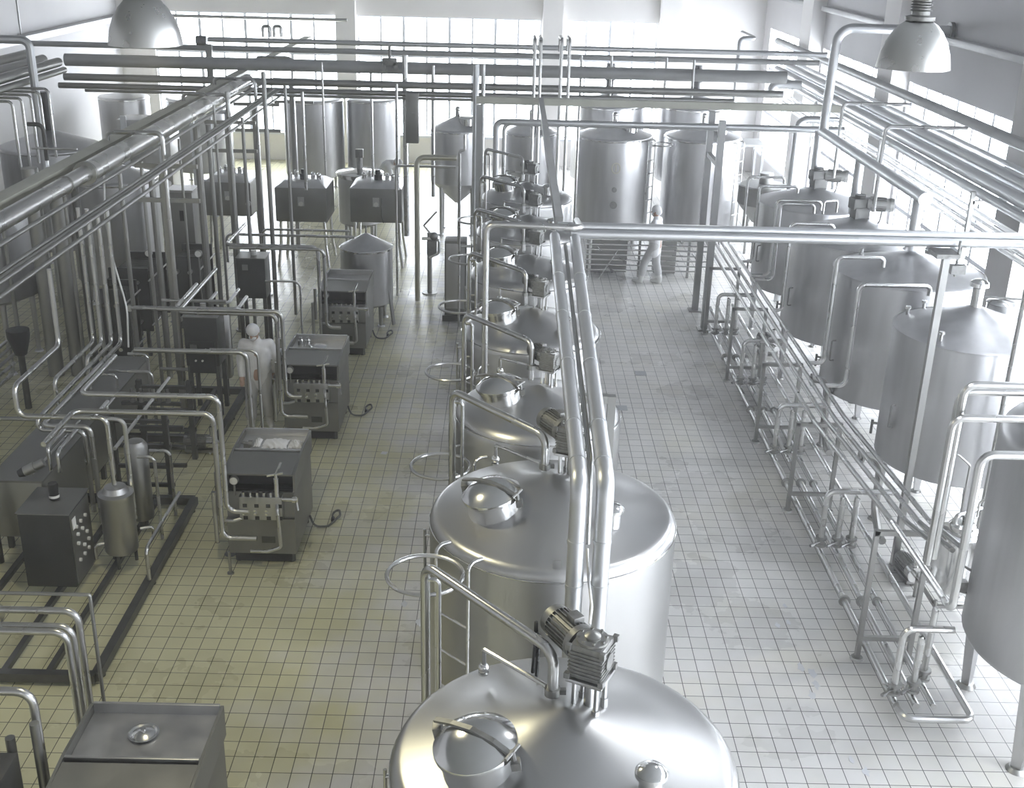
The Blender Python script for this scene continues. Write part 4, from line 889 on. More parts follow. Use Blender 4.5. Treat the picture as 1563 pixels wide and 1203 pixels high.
p = GY(72, 245, 19.2); pipe('dark bent pipe before the dim cone-lidded tank, above the left beam', path(p, ('z', 190), ('x', 42)), .035, mt=DARKST, fil=.1, name='hanging_pipe')
p = GY(48, 226, 18.8); pipe('thin bright bar meeting the left beam near the photo edge', [p, slide(p, 'x', px=118)], .02, name='hanging_pipe')
# ------------------------------------------------------------------ row of homogenizer cabinets along the left of the centre aisle
def homogenizer(label, x, y, w=.82, dp=1.2, s=1.0, cable=True, front=True):
    t = empty('homogenizer', (x, y, 0), label, 'machine', 'homogenizer cabinets'); h = w/2
    b = MB(); b.box((0, dp/2+.01, .57*s), (w-.02, dp-.02, .84*s), None, .012); b.build('body', PANEL, t)
    b = MB(); b.box((0, dp/2, .09), (w-.16, dp-.12, .14)); b.build('plinth', BLACK, t)
    for i in (-1, 1):
        for j in (.12, dp-.12): b = MB(); b.cyl((i*(h-.09), j, 0), (i*(h-.09), j, .16), .04, n=10); b.build('leg', DARKST, t)
    zt = 1.23*s
    for i in (-1, 1):
        b = MB(); m = Matrix(((0,0,1,0),(1,0,0,0),(0,1,0,0),(0,0,0,1)))   # (y,z) outline pushed along x
        b.prism([(.0, .98*s), (dp, .98*s), (dp, zt+.02), (.62*dp/1.26, zt+.04), (.0, zt-.02)], i*h-.012, i*h+.012, m); b.build('side_panel', PANEL, t)
    b = MB(); b.bar((0, -.02, zt-.02), (0, .55*dp/1.26, zt+.015), w-.03, .02); b.build('sloped_cover', PANEL, t)
    b = MB(); y0 = .6*dp/1.26
    b.box((0, (y0+dp)/2, zt-.06), (w-.03, dp-y0, .02))
    for yy in (y0, dp-.015): b.box((0, yy, zt-.015), (w-.03, .03, .11), None, .006)
    b.build('tray', STEEL2, t)
    b = MB(); b.box((0, .2, 1.08*s), (w-.04, .02, .22*s)); b.box((0, .1, .985*s), (w-.04, .2, .01)); b.build('recess_panel', BLACK, t)
    if not front: return t
    b = MB(); b.box((.03*s, -.06, .82*s), (.5*s, .12, .3*s), None, .012); b.build('cylinder_block', STEEL, t); blk = t
    k = 0
    for z, n_, r in ((.985, 6, .018), (.93, 6, .02), (.80, 4, .016), (.755, 4, .016)):
        for i in range(n_):
            xx = -.2*s+.4*s*i/(n_-1)+.03*s; b = MB()
            if z > .9: b.cyl((xx, -.08, z*s-.03), (xx, -.08, z*s+.03), r*s, n=8)
            else: b.cyl((xx, -.11, z*s), (xx, -.14, z*s), r*s, n=8)
            b.build('bolt', POLISH, t)
    for z in (.86, .70):
        for i in range(4): b = MB(); b.box((-.17*s+.135*s*i+.02, -.122, z*s), (.05*s, .006, .045*s)); b.build('valve_slot', BLACK, t)
    b = MB(); b.box((0, -.012, .4*s), (w-.02, .02, .46*s)); b.build('front_panel', PANEL, t)
    b = MB(); b.box((.08*s, -.026, .36*s), (.16*s, .006, .085*s)); b.build('name_plate', DARKST, t)
    b = MB(); b.cyl((-.28*s, .0, 1.14*s), (-.28*s, -.05, 1.14*s), .052*s, n=24); b.cyl((-.28*s, -.03, .95*s), (-.28*s, -.03, 1.1*s), .014*s); g = b.build('pressure_gauge', CAST, t)
    b = MB(); b.cyl((-.28*s, -.05, 1.14*s), (-.28*s, -.054, 1.14*s), .045*s, n=24); b.build('gauge_face', GAUGE, g)
    b = MB(); b.cyl((.22*s, -.08, .9*s), (.22*s, -.08, 1.2*s), .03*s); b.cyl((.22*s, -.08, 1.2*s), (.22*s, -.08, 1.26*s), .02*s); b.bar((.12*s, -.1, 1.24*s), (.3*s, -.06, 1.26*s), .02, .02); b.bar((.22*s, -.08, 1.25*s), (.27*s, .02, 1.36*s), .02, .02)
    b.cyl((.22*s, -.08, .93*s), (.46*s, -.08, .93*s), .028*s); b.cyl((.4*s, -.08, .93*s), (.44*s, -.08, .93*s), .045*s); b.bar((.44*s, -.08, .96*s), (.46*s, -.1, .8*s), .02, .02); b.build('pressure_valve', POLISH, t)
    b = MB(); b.tube([V((.22*s, -.09, .88*s)), V((.24*s, -.2, .84*s)), V((.26*s, -.2, .36*s)), V((.1*s, -.2, .3*s)), V((-.1*s, -.2, .3*s))], .021*s, .05, 10); b.build('discharge_pipe', PIPE, t)
    b = MB(); b.tube([V((-.2*s, -.1, .68*s)), V((-.3*s, -.13, .66*s)), V((-h+.02, -.13, .66*s))], .021*s, .04, 10); b.build('suction_pipe', PIPE, t)
    for dz0, dz1, dx in ((.35, 1.02, -.1), (.72, 1.28, -.05)):
        b = MB(); b.cyl((-h+dx, -.1, dz0*s), (-h+dx, -.1, dz1*s), .026*s, n=12); b.build('damper_tube', PIPE, t)
    b = MB(); b.cyl((-h+.06, -.22, .0), (-h+.06, -.22, .3*s), .018*s, n=8); b.cyl((-h+.06, -.22, 0), (-h+.06, -.22, .02), .04, n=10); b.build('prop', PIPED, t)
    if cable:
        b = MB(); b.tube([V((h+.0, dp-.3, .2)), V((h+.05, dp-.32, .05)), V((h+.22, dp-.25, .02)), V((h+.34, dp+.0, .05)), V((h+.3, dp+.18, .05)), V((h+.22, dp+.08, .03)), V((h+.25, dp-.04, .025))], .014, .12, 8, 4); c = b.build('power_cable', CABLE, t)
        b = MB(); b.cyl((h+.25, dp-.04, .03), (h+.26, dp-.12, .03), .025, n=10); b.build('plug', BLACK, c)
    return t
homogenizer('grey homogenizer cabinet with white cloths in its top tray', -2.83, 12.0)
homogenizer('grey homogenizer cabinet beside the worker facing the camera', -2.83, 15.6)
homogenizer('grey homogenizer cabinet nearest the cone-lidded tank', -2.86, 19.25)
homogenizer('grey homogenizer cabinet cut off at the bottom left, a steel lid in its tray', -2.72, 6.33, 1.04, 1.26, 1.057, False, False)
# things left on the trays
b = MB(); b.lathe([(0, 0), (.095, 0), (.115, .012), (.12, .02), (.105, .022), (.09, .014), (.06, .03), (.02, .038), (0, .04)], n=36); o = b.build('pot_lid', POLISH, None, loc=(0, 0, 0)); o.location = (-2.75, 7.3, 1.252); tag(o, 'round polished lid lying in the tray of the bottom left cabinet', 'lid')
k_ = MB(); k_.cyl((0, 0, .036), (0, 0, .06), .02, n=12); k_.build('knob', POLISH, o)
b = MB(); b.lathe([(0, 0), (.1, 0), (.13, .02), (.11, .03), (0, .05)], n=32); o = b.build('pot_lid', POLISH, None, loc=(0, 0, 0)); o.location = (-2.83, 16.45, 1.182); tag(o, 'round polished lid in the tray of the cabinet beside the worker', 'lid')
for k, (dx, dy, lab) in enumerate(((-.27, .92, 'left small steel jar in the tray of the cabinet beside the worker'), (-.17, .95, 'right small steel jar in the tray of the cabinet beside the worker'))):
    b = MB(); b.lathe([(0, 0), (.045, 0), (.045, .1), (.03, .12), (.03, .15), (0, .15)], n=16); o = b.build('jar', POLISH, None, loc=(0, 0, 0)); o.location = (-2.83+dx, 15.6+dy-.06, 1.182); tag(o, lab, 'jar', 'steel jars on the tray')
def cloth(label, x, y, z, sx, sy, h, seed):
    r = random.Random(seed); b = MB(); n = 22; m_ = 14; vs = []
    ph = [(r.uniform(3, 9), r.uniform(3, 9), r.uniform(0, 6), r.uniform(.3, 1)) for _ in range(7)]
    for j in range(m_+1):
        for i in range(n+1):
            u, v = i/n*2-1, j/m_*2-1; d = max(0, 1-(abs(u)**2.5+abs(v)**2.5)*.75)
            w_ = sum(a*math.sin(p*u*2+q*v*2+c) for p, q, c, a in ph)/3
            vs.append((x+u*sx*(1+.08*w_), y+v*sy*(1+.15*w_), z+.006+h*d*(.65+.35*w_)))
    k = (n+1)*(m_+1); vs += [(a, c, z+.001) for a, c, _ in vs[:]]
    fs = []
    for j in range(m_):
        for i in range(n): a = j*(n+1)+i; fs += [(a, a+1, a+n+2, a+n+1), (k+a+n+1, k+a+n+2, k+a+1, k+a)]
    ed = [i for i in range(n+1)]+[j*(n+1)+n for j in range(1, m_+1)]+[m_*(n+1)+i for i in range(n-1, -1, -1)]+[j*(n+1) for j in range(m_-1, 0, -1)]
    for a, c in zip(ed, ed[1:]+ed[:1]): fs.append((c, a, k+a, k+c))
    b.add(vs, fs); return tag(b.build('cloth', CLOTH, angle=80), label, 'cloth', 'white cloths on the tray')
cloth('crumpled white cloth spread across the tray of the second cabinet from the bottom', -2.80, 12.9, 1.182, .15, .13, .06, 3)
cloth('small rolled white cloth at the right end of the same cabinet tray', -2.55, 12.88, 1.182, .085, .1, .07, 5)
cloth('grey-white cloth beside the loose fitting at the left end of the cabinet tray', -3.02, 12.92, 1.182, .04, .11, .06, 8)
t = empty('loose_fitting', (-3.13, 12.8, 1.182), 'loose steel pipe fitting lying by the cloths on the cabinet tray', 'fitting'); b = MB(); b.cyl((-.07, .02, .05), (.03, 0, .05), .02); b.cyl((.02, 0, .05), (.07, 0, .05), .04); b.build('body', CAST, t)
b = MB(); b.box((0, 0, .03), (.08, .06, .06)); b.build('foot', CAST, t)

# ------------------------------------------------------------------ pipes that feed the cabinets from overhead
FG = 'feed pipes dropping to the cabinets'
def feed(label, p0, *mv, r=.03): return pipe(label, path(p0, *mv), r, FG, fil=.11, n=12)
feed('outer feed pipe dropping left of the cabinet with the cloths', GY(392, 822, 11.72), ('x', 340), ('z', 632), ('x', 113), ('dy', -.9))
feed('inner feed pipe dropping left of the cabinet with the cloths', GY(380, 781, 11.66), ('x', 347), ('z', 606), ('x', 122), ('dy', 1.2))
feed('outer feed pipe dropping between the worker and the next cabinet', GY(470, 636, 15.33), ('x', 430), ('z', 480), ('x', 272), ('dy', 2.2))
feed('inner feed pipe dropping between the worker and the next cabinet', GY(461, 606, 15.26), ('x', 437), ('z', 476), ('x', 240))
feed('outer feed pipe dropping left of the cabinet nearest the cone-lidded tank', GY(540, 524, 18.98), ('x', 491), ('z', 377), ('x', 345), ('dy', 1.5))
feed('inner feed pipe dropping left of the cabinet nearest the cone-lidded tank', GY(520, 500, 18.91), ('x', 499), ('z', 381), ('x', 350))
feed('thin horizontal pipe ending over the cone lid of the single tank, upper', GY(534, 353, 21.6), ('x', 400), ('z', 380), r=.022)
feed('thin horizontal pipe ending over the cone lid of the single tank, lower', GY(541, 362, 21.0), ('x', 345), ('z', 400), r=.025)
feed('thick feed pipe crossing in front of the worker', V((GY(385, 662, 14.0).x, 14.0, .02)), ('z', 538), ('x', 205), r=.032)
feed('thin dark feed pipe crossing in front of the worker', V((GY(401, 660, 14.15).x, 14.15, .02)), ('z', 535), ('x', 320), r=.018)
feed('thin upright bent pipe left of the cabinet nearest the cone-lidded tank', V((GY(462, 520, 18.4).x, 18.4, .02)), ('z', 430), ('x', 405), r=.018)

# ------------------------------------------------------------------ skids: frame on short legs carrying cabinets and vessels
def skid(label, x0, x1, y0, y1, bars=(), h=.14, group='machine skids'):
    t = empty('skid_frame', ((x0+x1)/2, (y0+y1)/2, 0), label, 'frame', group); w_, d = (x1-x0)/2, (y1-y0)/2
    b = MB()
    for i in (-1, 1):
        b.bar((i*w_, -d, h-.05), (i*w_, d, h-.05), .09, .1); b.bar((-w_, i*d, h-.05), (w_, i*d, h-.05), .09, .1)
    b.build('outer_frame', DARKST, t)
    for u in bars: b = MB(); b.bar((u, -d, h-.04), (u, d, h-.04), .06, .06); b.build('cross_member', DARKST, t)
    for i in (-1, 1):
        for j in (-1, 0, 1): b = MB(); b.cyl((i*w_, j*d*.92, 0), (i*w_, j*d*.92, h-.1), .04, n=10); b.build('foot', DARKST, t)
    return t
skid('dark machine frame on the floor at the lower left, under the dark control box', -6.6, -4.03, 9.6, 13.45, (-.35, .35, .8))
skid('dark machine frame on the floor behind the lower left one', -5.75, -4.2, 15.4, 17.3, (.3,))
def panel_box(label, x, y, w, d, z0, z1, mt=DARKBOX, legs=True, group='control boxes', face='front', name='control_box', zleg=0.0):
    t = empty(name, (x, y, zleg), label, 'cabinet', group)
    b = MB(); b.box((0, 0, (z0+z1)/2-zleg), (w, d, z1-z0), None, .015); b.build('body', mt, t)
    b = MB(); b.box((0, 0, z1-zleg+.006), (w+.03, d+.03, .012)); b.build('top_plate', PANEL, t)
    if legs:
        for i in (-1, 1):
            for j in (-1, 1): b = MB(); b.box((i*(w/2-.04), j*(d/2-.04), (z0-zleg)/2), (.06, .06, z0-zleg)); b.build('leg', DARKST, t)
    return t
# lower left control box with round dials on its aisle face
t = panel_box('dark control box with rows of lamps and dials on its right face, lower left', -5.03, 11.46, .56, .62, .16, 1.08, legs=False, zleg=.14)
b = MB(); b.box((.285, 0, .48), (.01, .56, .86)); fp = b.build('dial_panel', PANEL, t)
for i in range(5):
    for j in range(3):
        if (i+j) % 4 == 3: continue
        b = MB(); q = (.29, -.17+.14*j+.02*(i % 2), .72-.105*i); b.cyl(q, (.315, q[1], q[2]), .022, n=10); b.build('lamp' if j < 2 else 'dial', WHITE if i % 2 else GAUGE, fp)
b = MB(); b.box((.293, -.2, .78), (.006, .1, .13)); b.build('paper_label', WHITE, fp)
b = MB(); b.lathe([(.055, 0), (.055, .05), (.05, .055)], n=20); b.lathe([(.0, .05), (.05, .05), (.055, .17), (.05, .19), (0, .19)], n=20); o = b.build('beacon', BLACK, None, loc=(0, 0, 0)); o.location = (-5.02, 11.5, 1.10); tag(o, 'black capped cylinder standing on the lower left control box', 'beacon'); k_ = MB(); k_.lathe([(.058, .02), (.058, .05)], n=20); k_.build('pale_band', GAUGE, o)
# filter vessel
t = empty('filter_vessel', (-4.42, 11.75, .14), 'upright steel filter vessel with a round cap beside the lower left control box', 'vessel')
b = MB(); b.lathe([(0, .16), (.18, .18), (.19, .2), (.19, .86), (.2, .88), (.2, .92), (.15, .94), (.12, 1.0), (0, 1.02)], n=36); b.build('body', STEEL, t)
for k in range(3): b = MB(); a = 2*PI*k/3+.5; b.cyl((.15*math.cos(a), .15*math.sin(a), 0), (.15*math.cos(a), .15*math.sin(a), .22), .02); b.build('leg', DARKST, t)
b = MB(); b.tube([V((-.1, -.05, .3)), V((-.26, -.14, .3)), V((-.26, -.14, .12))], .022, .05); b.build('outlet', PIPE, t)
b = MB(); b.tube([V((.2, .1, .4)), V((.33, .16, .4)), V((.33, .16, .3))], .018, .04); b.build('side_tap', PIPE, t)
t = empty('filter_vessel', (-4.45, 12.65, .14), 'second dimmer filter vessel behind the capped one', 'vessel'); b = MB(); b.lathe([(0, .1), (.13, .12), (.14, .15), (.14, 1.1), (.1, 1.16), (0, 1.18)], n=28); b.build('body', PIPED, t); b = MB(); b.cyl((0, 0, 0), (0, 0, .12), .06); b.build('leg', DARKST, t)
# long stainless trough under the overhead elbows
t = empty('heating_trough', (-5.72, 14.2, 0), 'long grey box-shaped trough lying under the bundle of elbow pipes', 'trough')
b = MB(); b.box((0, 0, .62), (.62, 4.2, .74), None, .02); b.build('body', PIPED, t); b = MB(); b.box((0, 0, 1.0), (.66, 4.24, .025)); b.build('cover', PANEL, t)
for i in (-1, 1):
    for j in (-1, 0, 1): b = MB(); b.box((i*.25, j*1.9, .13), (.06, .06, .26)); b.build('leg', DARKST, t)
pipe('thin rod lying along the top of the long trough', [V((-5.55, 12.2, 1.045)), V((-5.55, 13.9, 1.045))], .014, fil=.01)
# elbow pipe bundle: four drops from overhead that bend toward the camera above the trough
EG = 'elbow pipes over the trough'
def elbow(label, px, py, z, r, *mv, top=3.45):
    p = GZ(px, py, z); return pipe(label, [V((p.x, p.y, top))]+path(p, *mv), r, EG, fil=.1, n=12)
elbow('leftmost of four elbow pipes, its end turned down early', 143, 521, 1.5, .03, ('y', 580), ('dz', -.455))
elbow('second of four elbow pipes, the shortest bend', 156, 523, 1.5, .03, ('y', 547), ('dz', -.455))
elbow('third of four elbow pipes, running long toward the camera', 171, 523, 1.5, .03, ('y', 640), ('dz', -.14), ('x', 128), ('az', .25))
elbow('rightmost of four elbow pipes, running long toward the camera', 185, 523, 1.5, .03, ('y', 650), ('x', 138), ('az', .2))
p = GZ(118, 655, 1.42); pipe('upper low pipe bending down to the lower left control box', path(p, ('y', 690), ('dz', -.26)), .024, 'low pipes bending to the control box', fil=.07)
p = GZ(98, 655, 1.42); pipe('lower low pipe bending down to the lower left control box', path(p, ('y', 683), ('dz', -.3)), .024, 'low pipes bending to the control box', fil=.07)
pipe('looped pipe that runs left over the floor and returns to the filter vessel cap', path(V((-4.42, 11.75, 1.165)), ('z', 638), ('x', 28), ('z', 590), ('y', 527), ('az', 3.3)), .03, fil=.1, n=12)
pipe('second pipe dropping behind the filter vessel cap', path(V((-4.3, 11.95, .62)), ('z', 640), ('dx', -.35), ('dy', .5)), .026, fil=.1)
b = MB(); b.cyl((0, 0, 0), (-.1, -.03, -.05), .05); b.cyl((-.1, -.03, -.05), (-.22, -.06, -.1), .065, .055); o = b.build('sensor', PIPED, None, loc=(0, 0, 0)); o.location = (-5.28, 11.95, 1.33); tag(o, 'tilted cylindrical sensor clamped to the low pipes above the control box', 'sensor')
k_ = MB(); k_.cyl((-.22, -.06, -.1), (-.28, -.08, -.12), .06, .04); k_.build('black_end', BLACK, o)
# upright clad pipes and thin uprights at the left
UG = 'upright pipes at the left'
for k, (x, y, r, z1, m_, lab) in enumerate(((-7.52, 18.0, .125, 3.5, CLAD, 'left one of two thick pale upright pipes at the left'), (-7.16, 18.05, .125, 3.5, CLAD, 'right one of two thick pale upright pipes at the left'), (-6.62, 17.4, .06, 3.4, DARKST, 'dark upright pipe right of the two thick pale ones'))):
    pipe(lab, [V((x, y, .02)), V((x, y, z1))], r, UG, mt=PIPED if m_ is CLAD else m_, n=18)
for k, (px, py, pt, Y, r, lab) in enumerate(((292, 440, 212, 18.5, .022, 'thin upright pipe just left of the thick dark upright'), (236, 460, 246, 16.9, .028, 'thin upright pipe between the two nearest bracket posts'), (205, 480, 260, 17.2, .035, 'dull upright pipe left of the nearest bracket post'), (128, 540, 300, 17.6, .03, 'dull upright pipe right of the thick pale pipes'), (30, 520, 300, 17.9, .035, 'upright pipe close to the left photo edge'), (345, 420, 160, 19.3, .022, 'thin upright pipe crossing the leftmost square vat'), (383, 390, 180, 20.2, .03, 'upright pipe at the right edge of the leftmost square vat'), (152, 470, 330, 17.0, .03, 'thin upright pipe between the dark one and the slanting cable'), (166, 500, 350, 16.6, .026, 'upright pipe behind the slanting cable'), (262, 450, 270, 18.2, .035, 'upright pipe in front of the tall grey panel, its left one'),
        (247, 440, 265, 18.0, .05, 'bright upright pipe left of the tall grey panel'), (318, 430, 192, 19.0, .06, 'thick dark upright pipe left of the square vats'), (333, 400, 190, 19.6, .04, 'upright pipe rising past the leftmost square vat'), (361, 370, 140, 20.0, .028, 'thin upright pipe in front of the leftmost square vat'), (418, 400, 110, 20.5, .04, 'dark upright pipe between the two left vats'), (446, 360, 130, 21.5, .03, 'upright pipe at the left edge of the whole-front vat'))):
    p = GY(px, py, Y); q = slide(p, 'z', py=pt); p.z = .02
    pipe(lab, [p, q], r, 'thin uprights among the left machines', mt=PIPED, n=10)
p = GY(160, 330, 16.2); pipe('white cable slanting down between the left uprights', [GY(158, 226, 16.9), p, GY(172, 395, 15.9), GY(194, 470, 15.6), GY(196, 530, 15.6)], .014, mt=WCABLE, fil=.5, n=8, name='hanging_cable', cat='cable')
# machines of the second skid and beyond
t = panel_box('dark control box with a small display standing on legs left of the worker', -4.52, 16.35, .5, .45, .95, 1.72, group='control boxes', zleg=.145)
b = MB(); b.box((0, -.232, .95), (.4, .012, .5)); fp = b.build('face_panel', DARKBOX, t)
b = MB(); b.box((-.12, -.242, 1.1), (.1, .01, .11)); b.build('display', PANEL, fp)
for k, (dx, dz) in enumerate(((.06, 1.08), (.14, 1.08), (-.1, .9), (0, .9))): b = MB(); b.cyl((dx, -.236, dz), (dx, -.255, dz), .016, n=10); b.build('button', WHITE, fp)
b = MB(); b.cyl((0, .02, 1.64), (0, .02, 1.72), .045); b.build('beacon', GAUGE, t)
t = empty('steam_vessel', (-4.4, 16.95, .145), 'slim upright vessel with a rounded top right of the display box', 'vessel'); b = MB(); b.lathe([(0, .3), (.1, .32), (.12, .36), (.12, 1.35), (.09, 1.44), (0, 1.47)], n=24); b.build('body', STEEL, t); b = MB(); b.cyl((0, 0, 0), (0, 0, .32), .04); b.build('leg', DARKST, t)
def heat_exchanger(label, x, y, w, d, z0, z1, n=14):
    t = empty('plate_heat_exchanger', (x, y, 0), label, 'heat exchanger', 'plate heat exchangers')
    b = MB()
    for k in range(n): b.box((0, -d/2+d*(k+.5)/n, (z0+z1)/2), (w, d/n*.6, z1-z0))
    b.build('plates', DARKST, t)
    for j in (-1, 1): b = MB(); b.box((0, j*(d/2+.03), (z0+z1)/2+.03), (w+.08, .05, z1-z0+.14), None, .01); b.build('end_plate', DARKBOX, t)
    for i in (-1, 1):
        for z in (z0+.1, z1-.1): b = MB(); b.cyl((i*(w/2+.06), -d/2-.12, z), (i*(w/2+.06), d/2+.12, z), .014, n=8); b.build('tie_rod', PIPE, t)
        for j in (-1, 1): b = MB(); b.box((i*w*.4, j*(d/2+.03), z0/2), (.06, .05, z0)); b.build('leg', DARKST, t)
    for i, z in ((-1, z0+.15), (1, z0+.15), (-1, z1-.15), (1, z1-.15)): b = MB(); b.cyl((i*w*.25, -d/2-.05, z), (i*w*.25, -d/2-.15, z), .035); b.build('port', PIPE, t)
    return t
heat_exchanger('dark plate heat exchanger left of the display box', -6.4, 18.1, .42, .5, .45, 1.5)
heat_exchanger('dark plate heat exchanger with a round gauge above it, left middle', -5.5, 19.4, .45, .8, .6, 1.75)
heat_exchanger('dark plate pack behind the thick pale upright pipes', -6.5, 19.6, .6, 1.0, .5, 1.5)
t = panel_box('dark control box on legs in the middle left with a pale display', -4.5, 19.75, .5, .42, .95, 1.68)
b = MB(); b.box((-.1, -.217, 1.52), (.1, .012, .1)); b.build('display', PANEL, t)
b = MB(); b.cyl((.02, 0, 1.69), (.02, 0, 1.78), .05); b.build('beacon', GAUGE, t)
t = empty('switch_panel', (-6.2, 21.7, 0), 'tall grey switch cabinet among the left uprights with one dark window', 'cabinet')
b = MB(); b.box((0, 0, 1.25), (.46, .45, 2.3), None, .015); b.build('body', PANEL, t); b = MB(); b.box((0, 0, .05), (.48, .47, .1)); b.build('plinth', DARKST, t); b = MB(); b.box((.02, -.23, 1.95), (.1, .012, .2)); b.build('meter', BLACK, t); b = MB(); b.box((0, 0, 2.42), (.5, .49, .04)); b.build('top_plate', STEEL2, t)
def gauge(label, p, r=.06, stem=.25):
    stem = p.z-.01
    t = empty('dial_gauge', p, label, 'gauge', 'round dial gauges'); b = MB(); b.cyl((0, .02, 0), (0, -.03, 0), r, n=24); b.cyl((0, 0, -r), (0, 0, -stem), .012, n=8); b.build('case', CAST, t); b = MB(); b.cyl((0, -.03, 0), (0, -.035, 0), r*.86, n=24); b.build('gauge_face', GAUGE, t)
gauge('round dial gauge left of the dark upright pipe, lower one', GY(199, 470, 17.4), .06, .5)
gauge('round dial gauge over the middle left plate pack', GY(303, 387, 18.4), .06, .3)
gauge('round dial gauge in front of the far left worker', GY(227, 386, 18.3), .06, .5)
gauge('round dial gauge in front of the leftmost square vat', GY(379, 311, 23.5), .06, .5)
# piping tangle on the two left skids
TG = 'short pipes among the left machines'
def run(label, p, *mv, r=.022, mt=PIPE): return pipe(label, path(p, *mv), r, TG, mt=mt, fil=.08)
run('bright slanting-looking rod running from the second skid toward the filter vessel', GZ(258, 577, 1.45), ('y', 685))
run('pipe with a bend at the near end, floor side of the lower left skid', GZ(274, 752, .55), ('y', 838), ('dz', -.4))
run('looped short pipe left of the plate heat exchanger', GZ(166, 566, 1.25), ('dx', .6), ('dz', -.9), ('dx', .1), ('dz', .5))
run('short arched pipe over the frame behind the trough, left', GZ(150, 571, 1.25), ('dx', .25), ('dz', -.2))
run('short arched pipe over the frame behind the trough, middle', GZ(180, 600, 1.3), ('dy', -.45), ('dz', -.05))
run('short arched pipe over the frame behind the trough, right', GZ(195, 540, 1.35), ('dx', .28), ('dz', -.9))
run('square bend of pipe before the middle left plate pack', GZ(300, 434, 1.95), ('y', 470), ('dx', .9), ('dy', .6), r=.03)
run('second square bend of pipe before the middle left plate pack', GZ(330, 447, 1.9), ('dy', -.5), ('dx', .3), ('dy', .7), r=.026)
run('long low rod crossing before the middle left plate pack', GZ(247, 458, 1.95), ('x', 345), r=.024)
run('another low rod crossing just under the first, middle left', GZ(200, 470, 1.85), ('x', 335), r=.024)
run('rod crossing at the second skid under the plate pack', GZ(245, 563, .8), ('x', 290), r=.026, mt=PIPED)
run('cross pipe over the display box running to the left', GZ(270, 471, 1.9), ('x', 205), r=.03)
run('short upright pipe on the aisle side of the lower left skid', V((-4.12, 12.3, .16)), ('dz', 1.1), ('dx', -.2), r=.02)
run('second short upright pipe on the aisle side of the lower left skid', V((-4.12, 12.9, .16)), ('dz', .9), ('dx', -.25), r=.02)
t = empty('valve_stand', (-4.75, 14.2, 0), 'dark ladder-like frame of bars between the two left skids', 'frame')
for x, y in ((-.35, -.5), (.35, -.5), (-.35, .7), (.35, .7)): b = MB(); b.box((x, y, .6), (.07, .07, 1.2)); b.build('post', DARKST, t)
for z in (.18, .45, .75, 1.1):
    for y in (-.5, .1, .7): b = MB(); b.box((0, y, z), (.8, .05, .045)); b.build('bar', DARKST, t)
for k in range(5): b = MB(); xx = -.25+.12*k; b.cyl((xx, .1, 1.12), (xx, .1, 1.26), .035); b.cyl((xx, .1, 1.26), (xx, .1, 1.31), .02); b.build('valve', CAST, t)
pump((-4.35, 15.14, 0), 'floor pump between the two left skids', 1.57, .8); pump((-3.9, 17.6, 0), 'dark floor pump behind the worker', 1.9, 1.1); pump((-4.0, 18.6, 0), 'floor pump under the middle left control box', 2.4, 1.0); pump((-5.5, 10.4, .145), 'pump on the near end of the lower left skid', .8, 1.2)
# left row of tanks
LT = 'tanks along the left wall'
simple_tank('broad stainless tank at the left edge behind the overhead pipes', -8.85, 18.6, 1.0, 2.75, .3, zb=1.3, group=LT, top='hatch', cone=.4)
simple_tank('pale stainless tank seen between the left uprights', -7.75, 22.4, .85, 2.5, .25, zb=.5, group=LT, cone=.15)
simple_tank('dim cone-lidded tank above the left beam, its motor near the pale arched pipe', -9.6, 24.2, 1.0, 2.75, .32, group=LT, top='motor')
simple_tank('dim cone-lidded tank above the left beam at the photo edge', -10.7, 21.4, 1.0, 2.75, .32, group=LT, top='motor')
t = empty('pipe_manifold', (-8.0, 15.6, 0), 'bank of parallel pipes at knee height by the left photo edge', 'manifold')
for k in range(5): b = MB(); b.cyl((-8.0+.06*k, 13.4, .25+.19*k), (-8.0+.06*k, 17.4, .25+.19*k), .028); b.build('pipe', PIPE, t, world=True)
for y in (13.8, 16.9): b = MB(); b.box((-8.15, y, .6), (.08, .08, 1.2)); b.build('post', DARKST, t, world=True)
t = empty('funnel', (-7.45, 16.6, 0), 'black funnel-topped motor on a stand left of the thick pale pipes', 'motor'); b = MB(); b.lathe([(.09, .9), (.16, 1.15), (.17, 1.2), (.17, 1.3), (0, 1.32)], n=24); b.build('body', BLACK, t); b = MB(); b.cyl((0, 0, 0), (0, 0, .92), .05); b.build('leg', DARKST, t)
# frames and cabinets at the back left
t = empty('steel_cabinet', (-9.2, 29.6, 0), 'tall pale steel cabinet with columns at the back left', 'cabinet'); b = MB(); b.box((0, 0, 1.3), (1.3, .9, 2.4), None, .02); b.build('body', STEEL2, t)
for i in (-1, 1): b = MB(); b.box((i*.45, -.5, 1.3), (.14, .06, 2.6)); b.build('column', FRAME, t)
b = MB(); b.box((0, 0, .05), (1.3, .9, .1)); b.build('plinth', DARKST, t)
t = empty('open_rack', (-7.6, 29.5, 0), 'pale open frame of columns at the back left', 'frame')
for i in (-1, 0, 1): b = MB(); b.box((i*.45, 0, 1.35), (.1, .1, 2.7)); b.build('column', FRAME, t)
b = MB(); b.box((0, 0, 2.7), (1.1, .1, .1)); b.box((0, 0, .9), (1.0, .08, .12)); b.build('rail', FRAME, t)

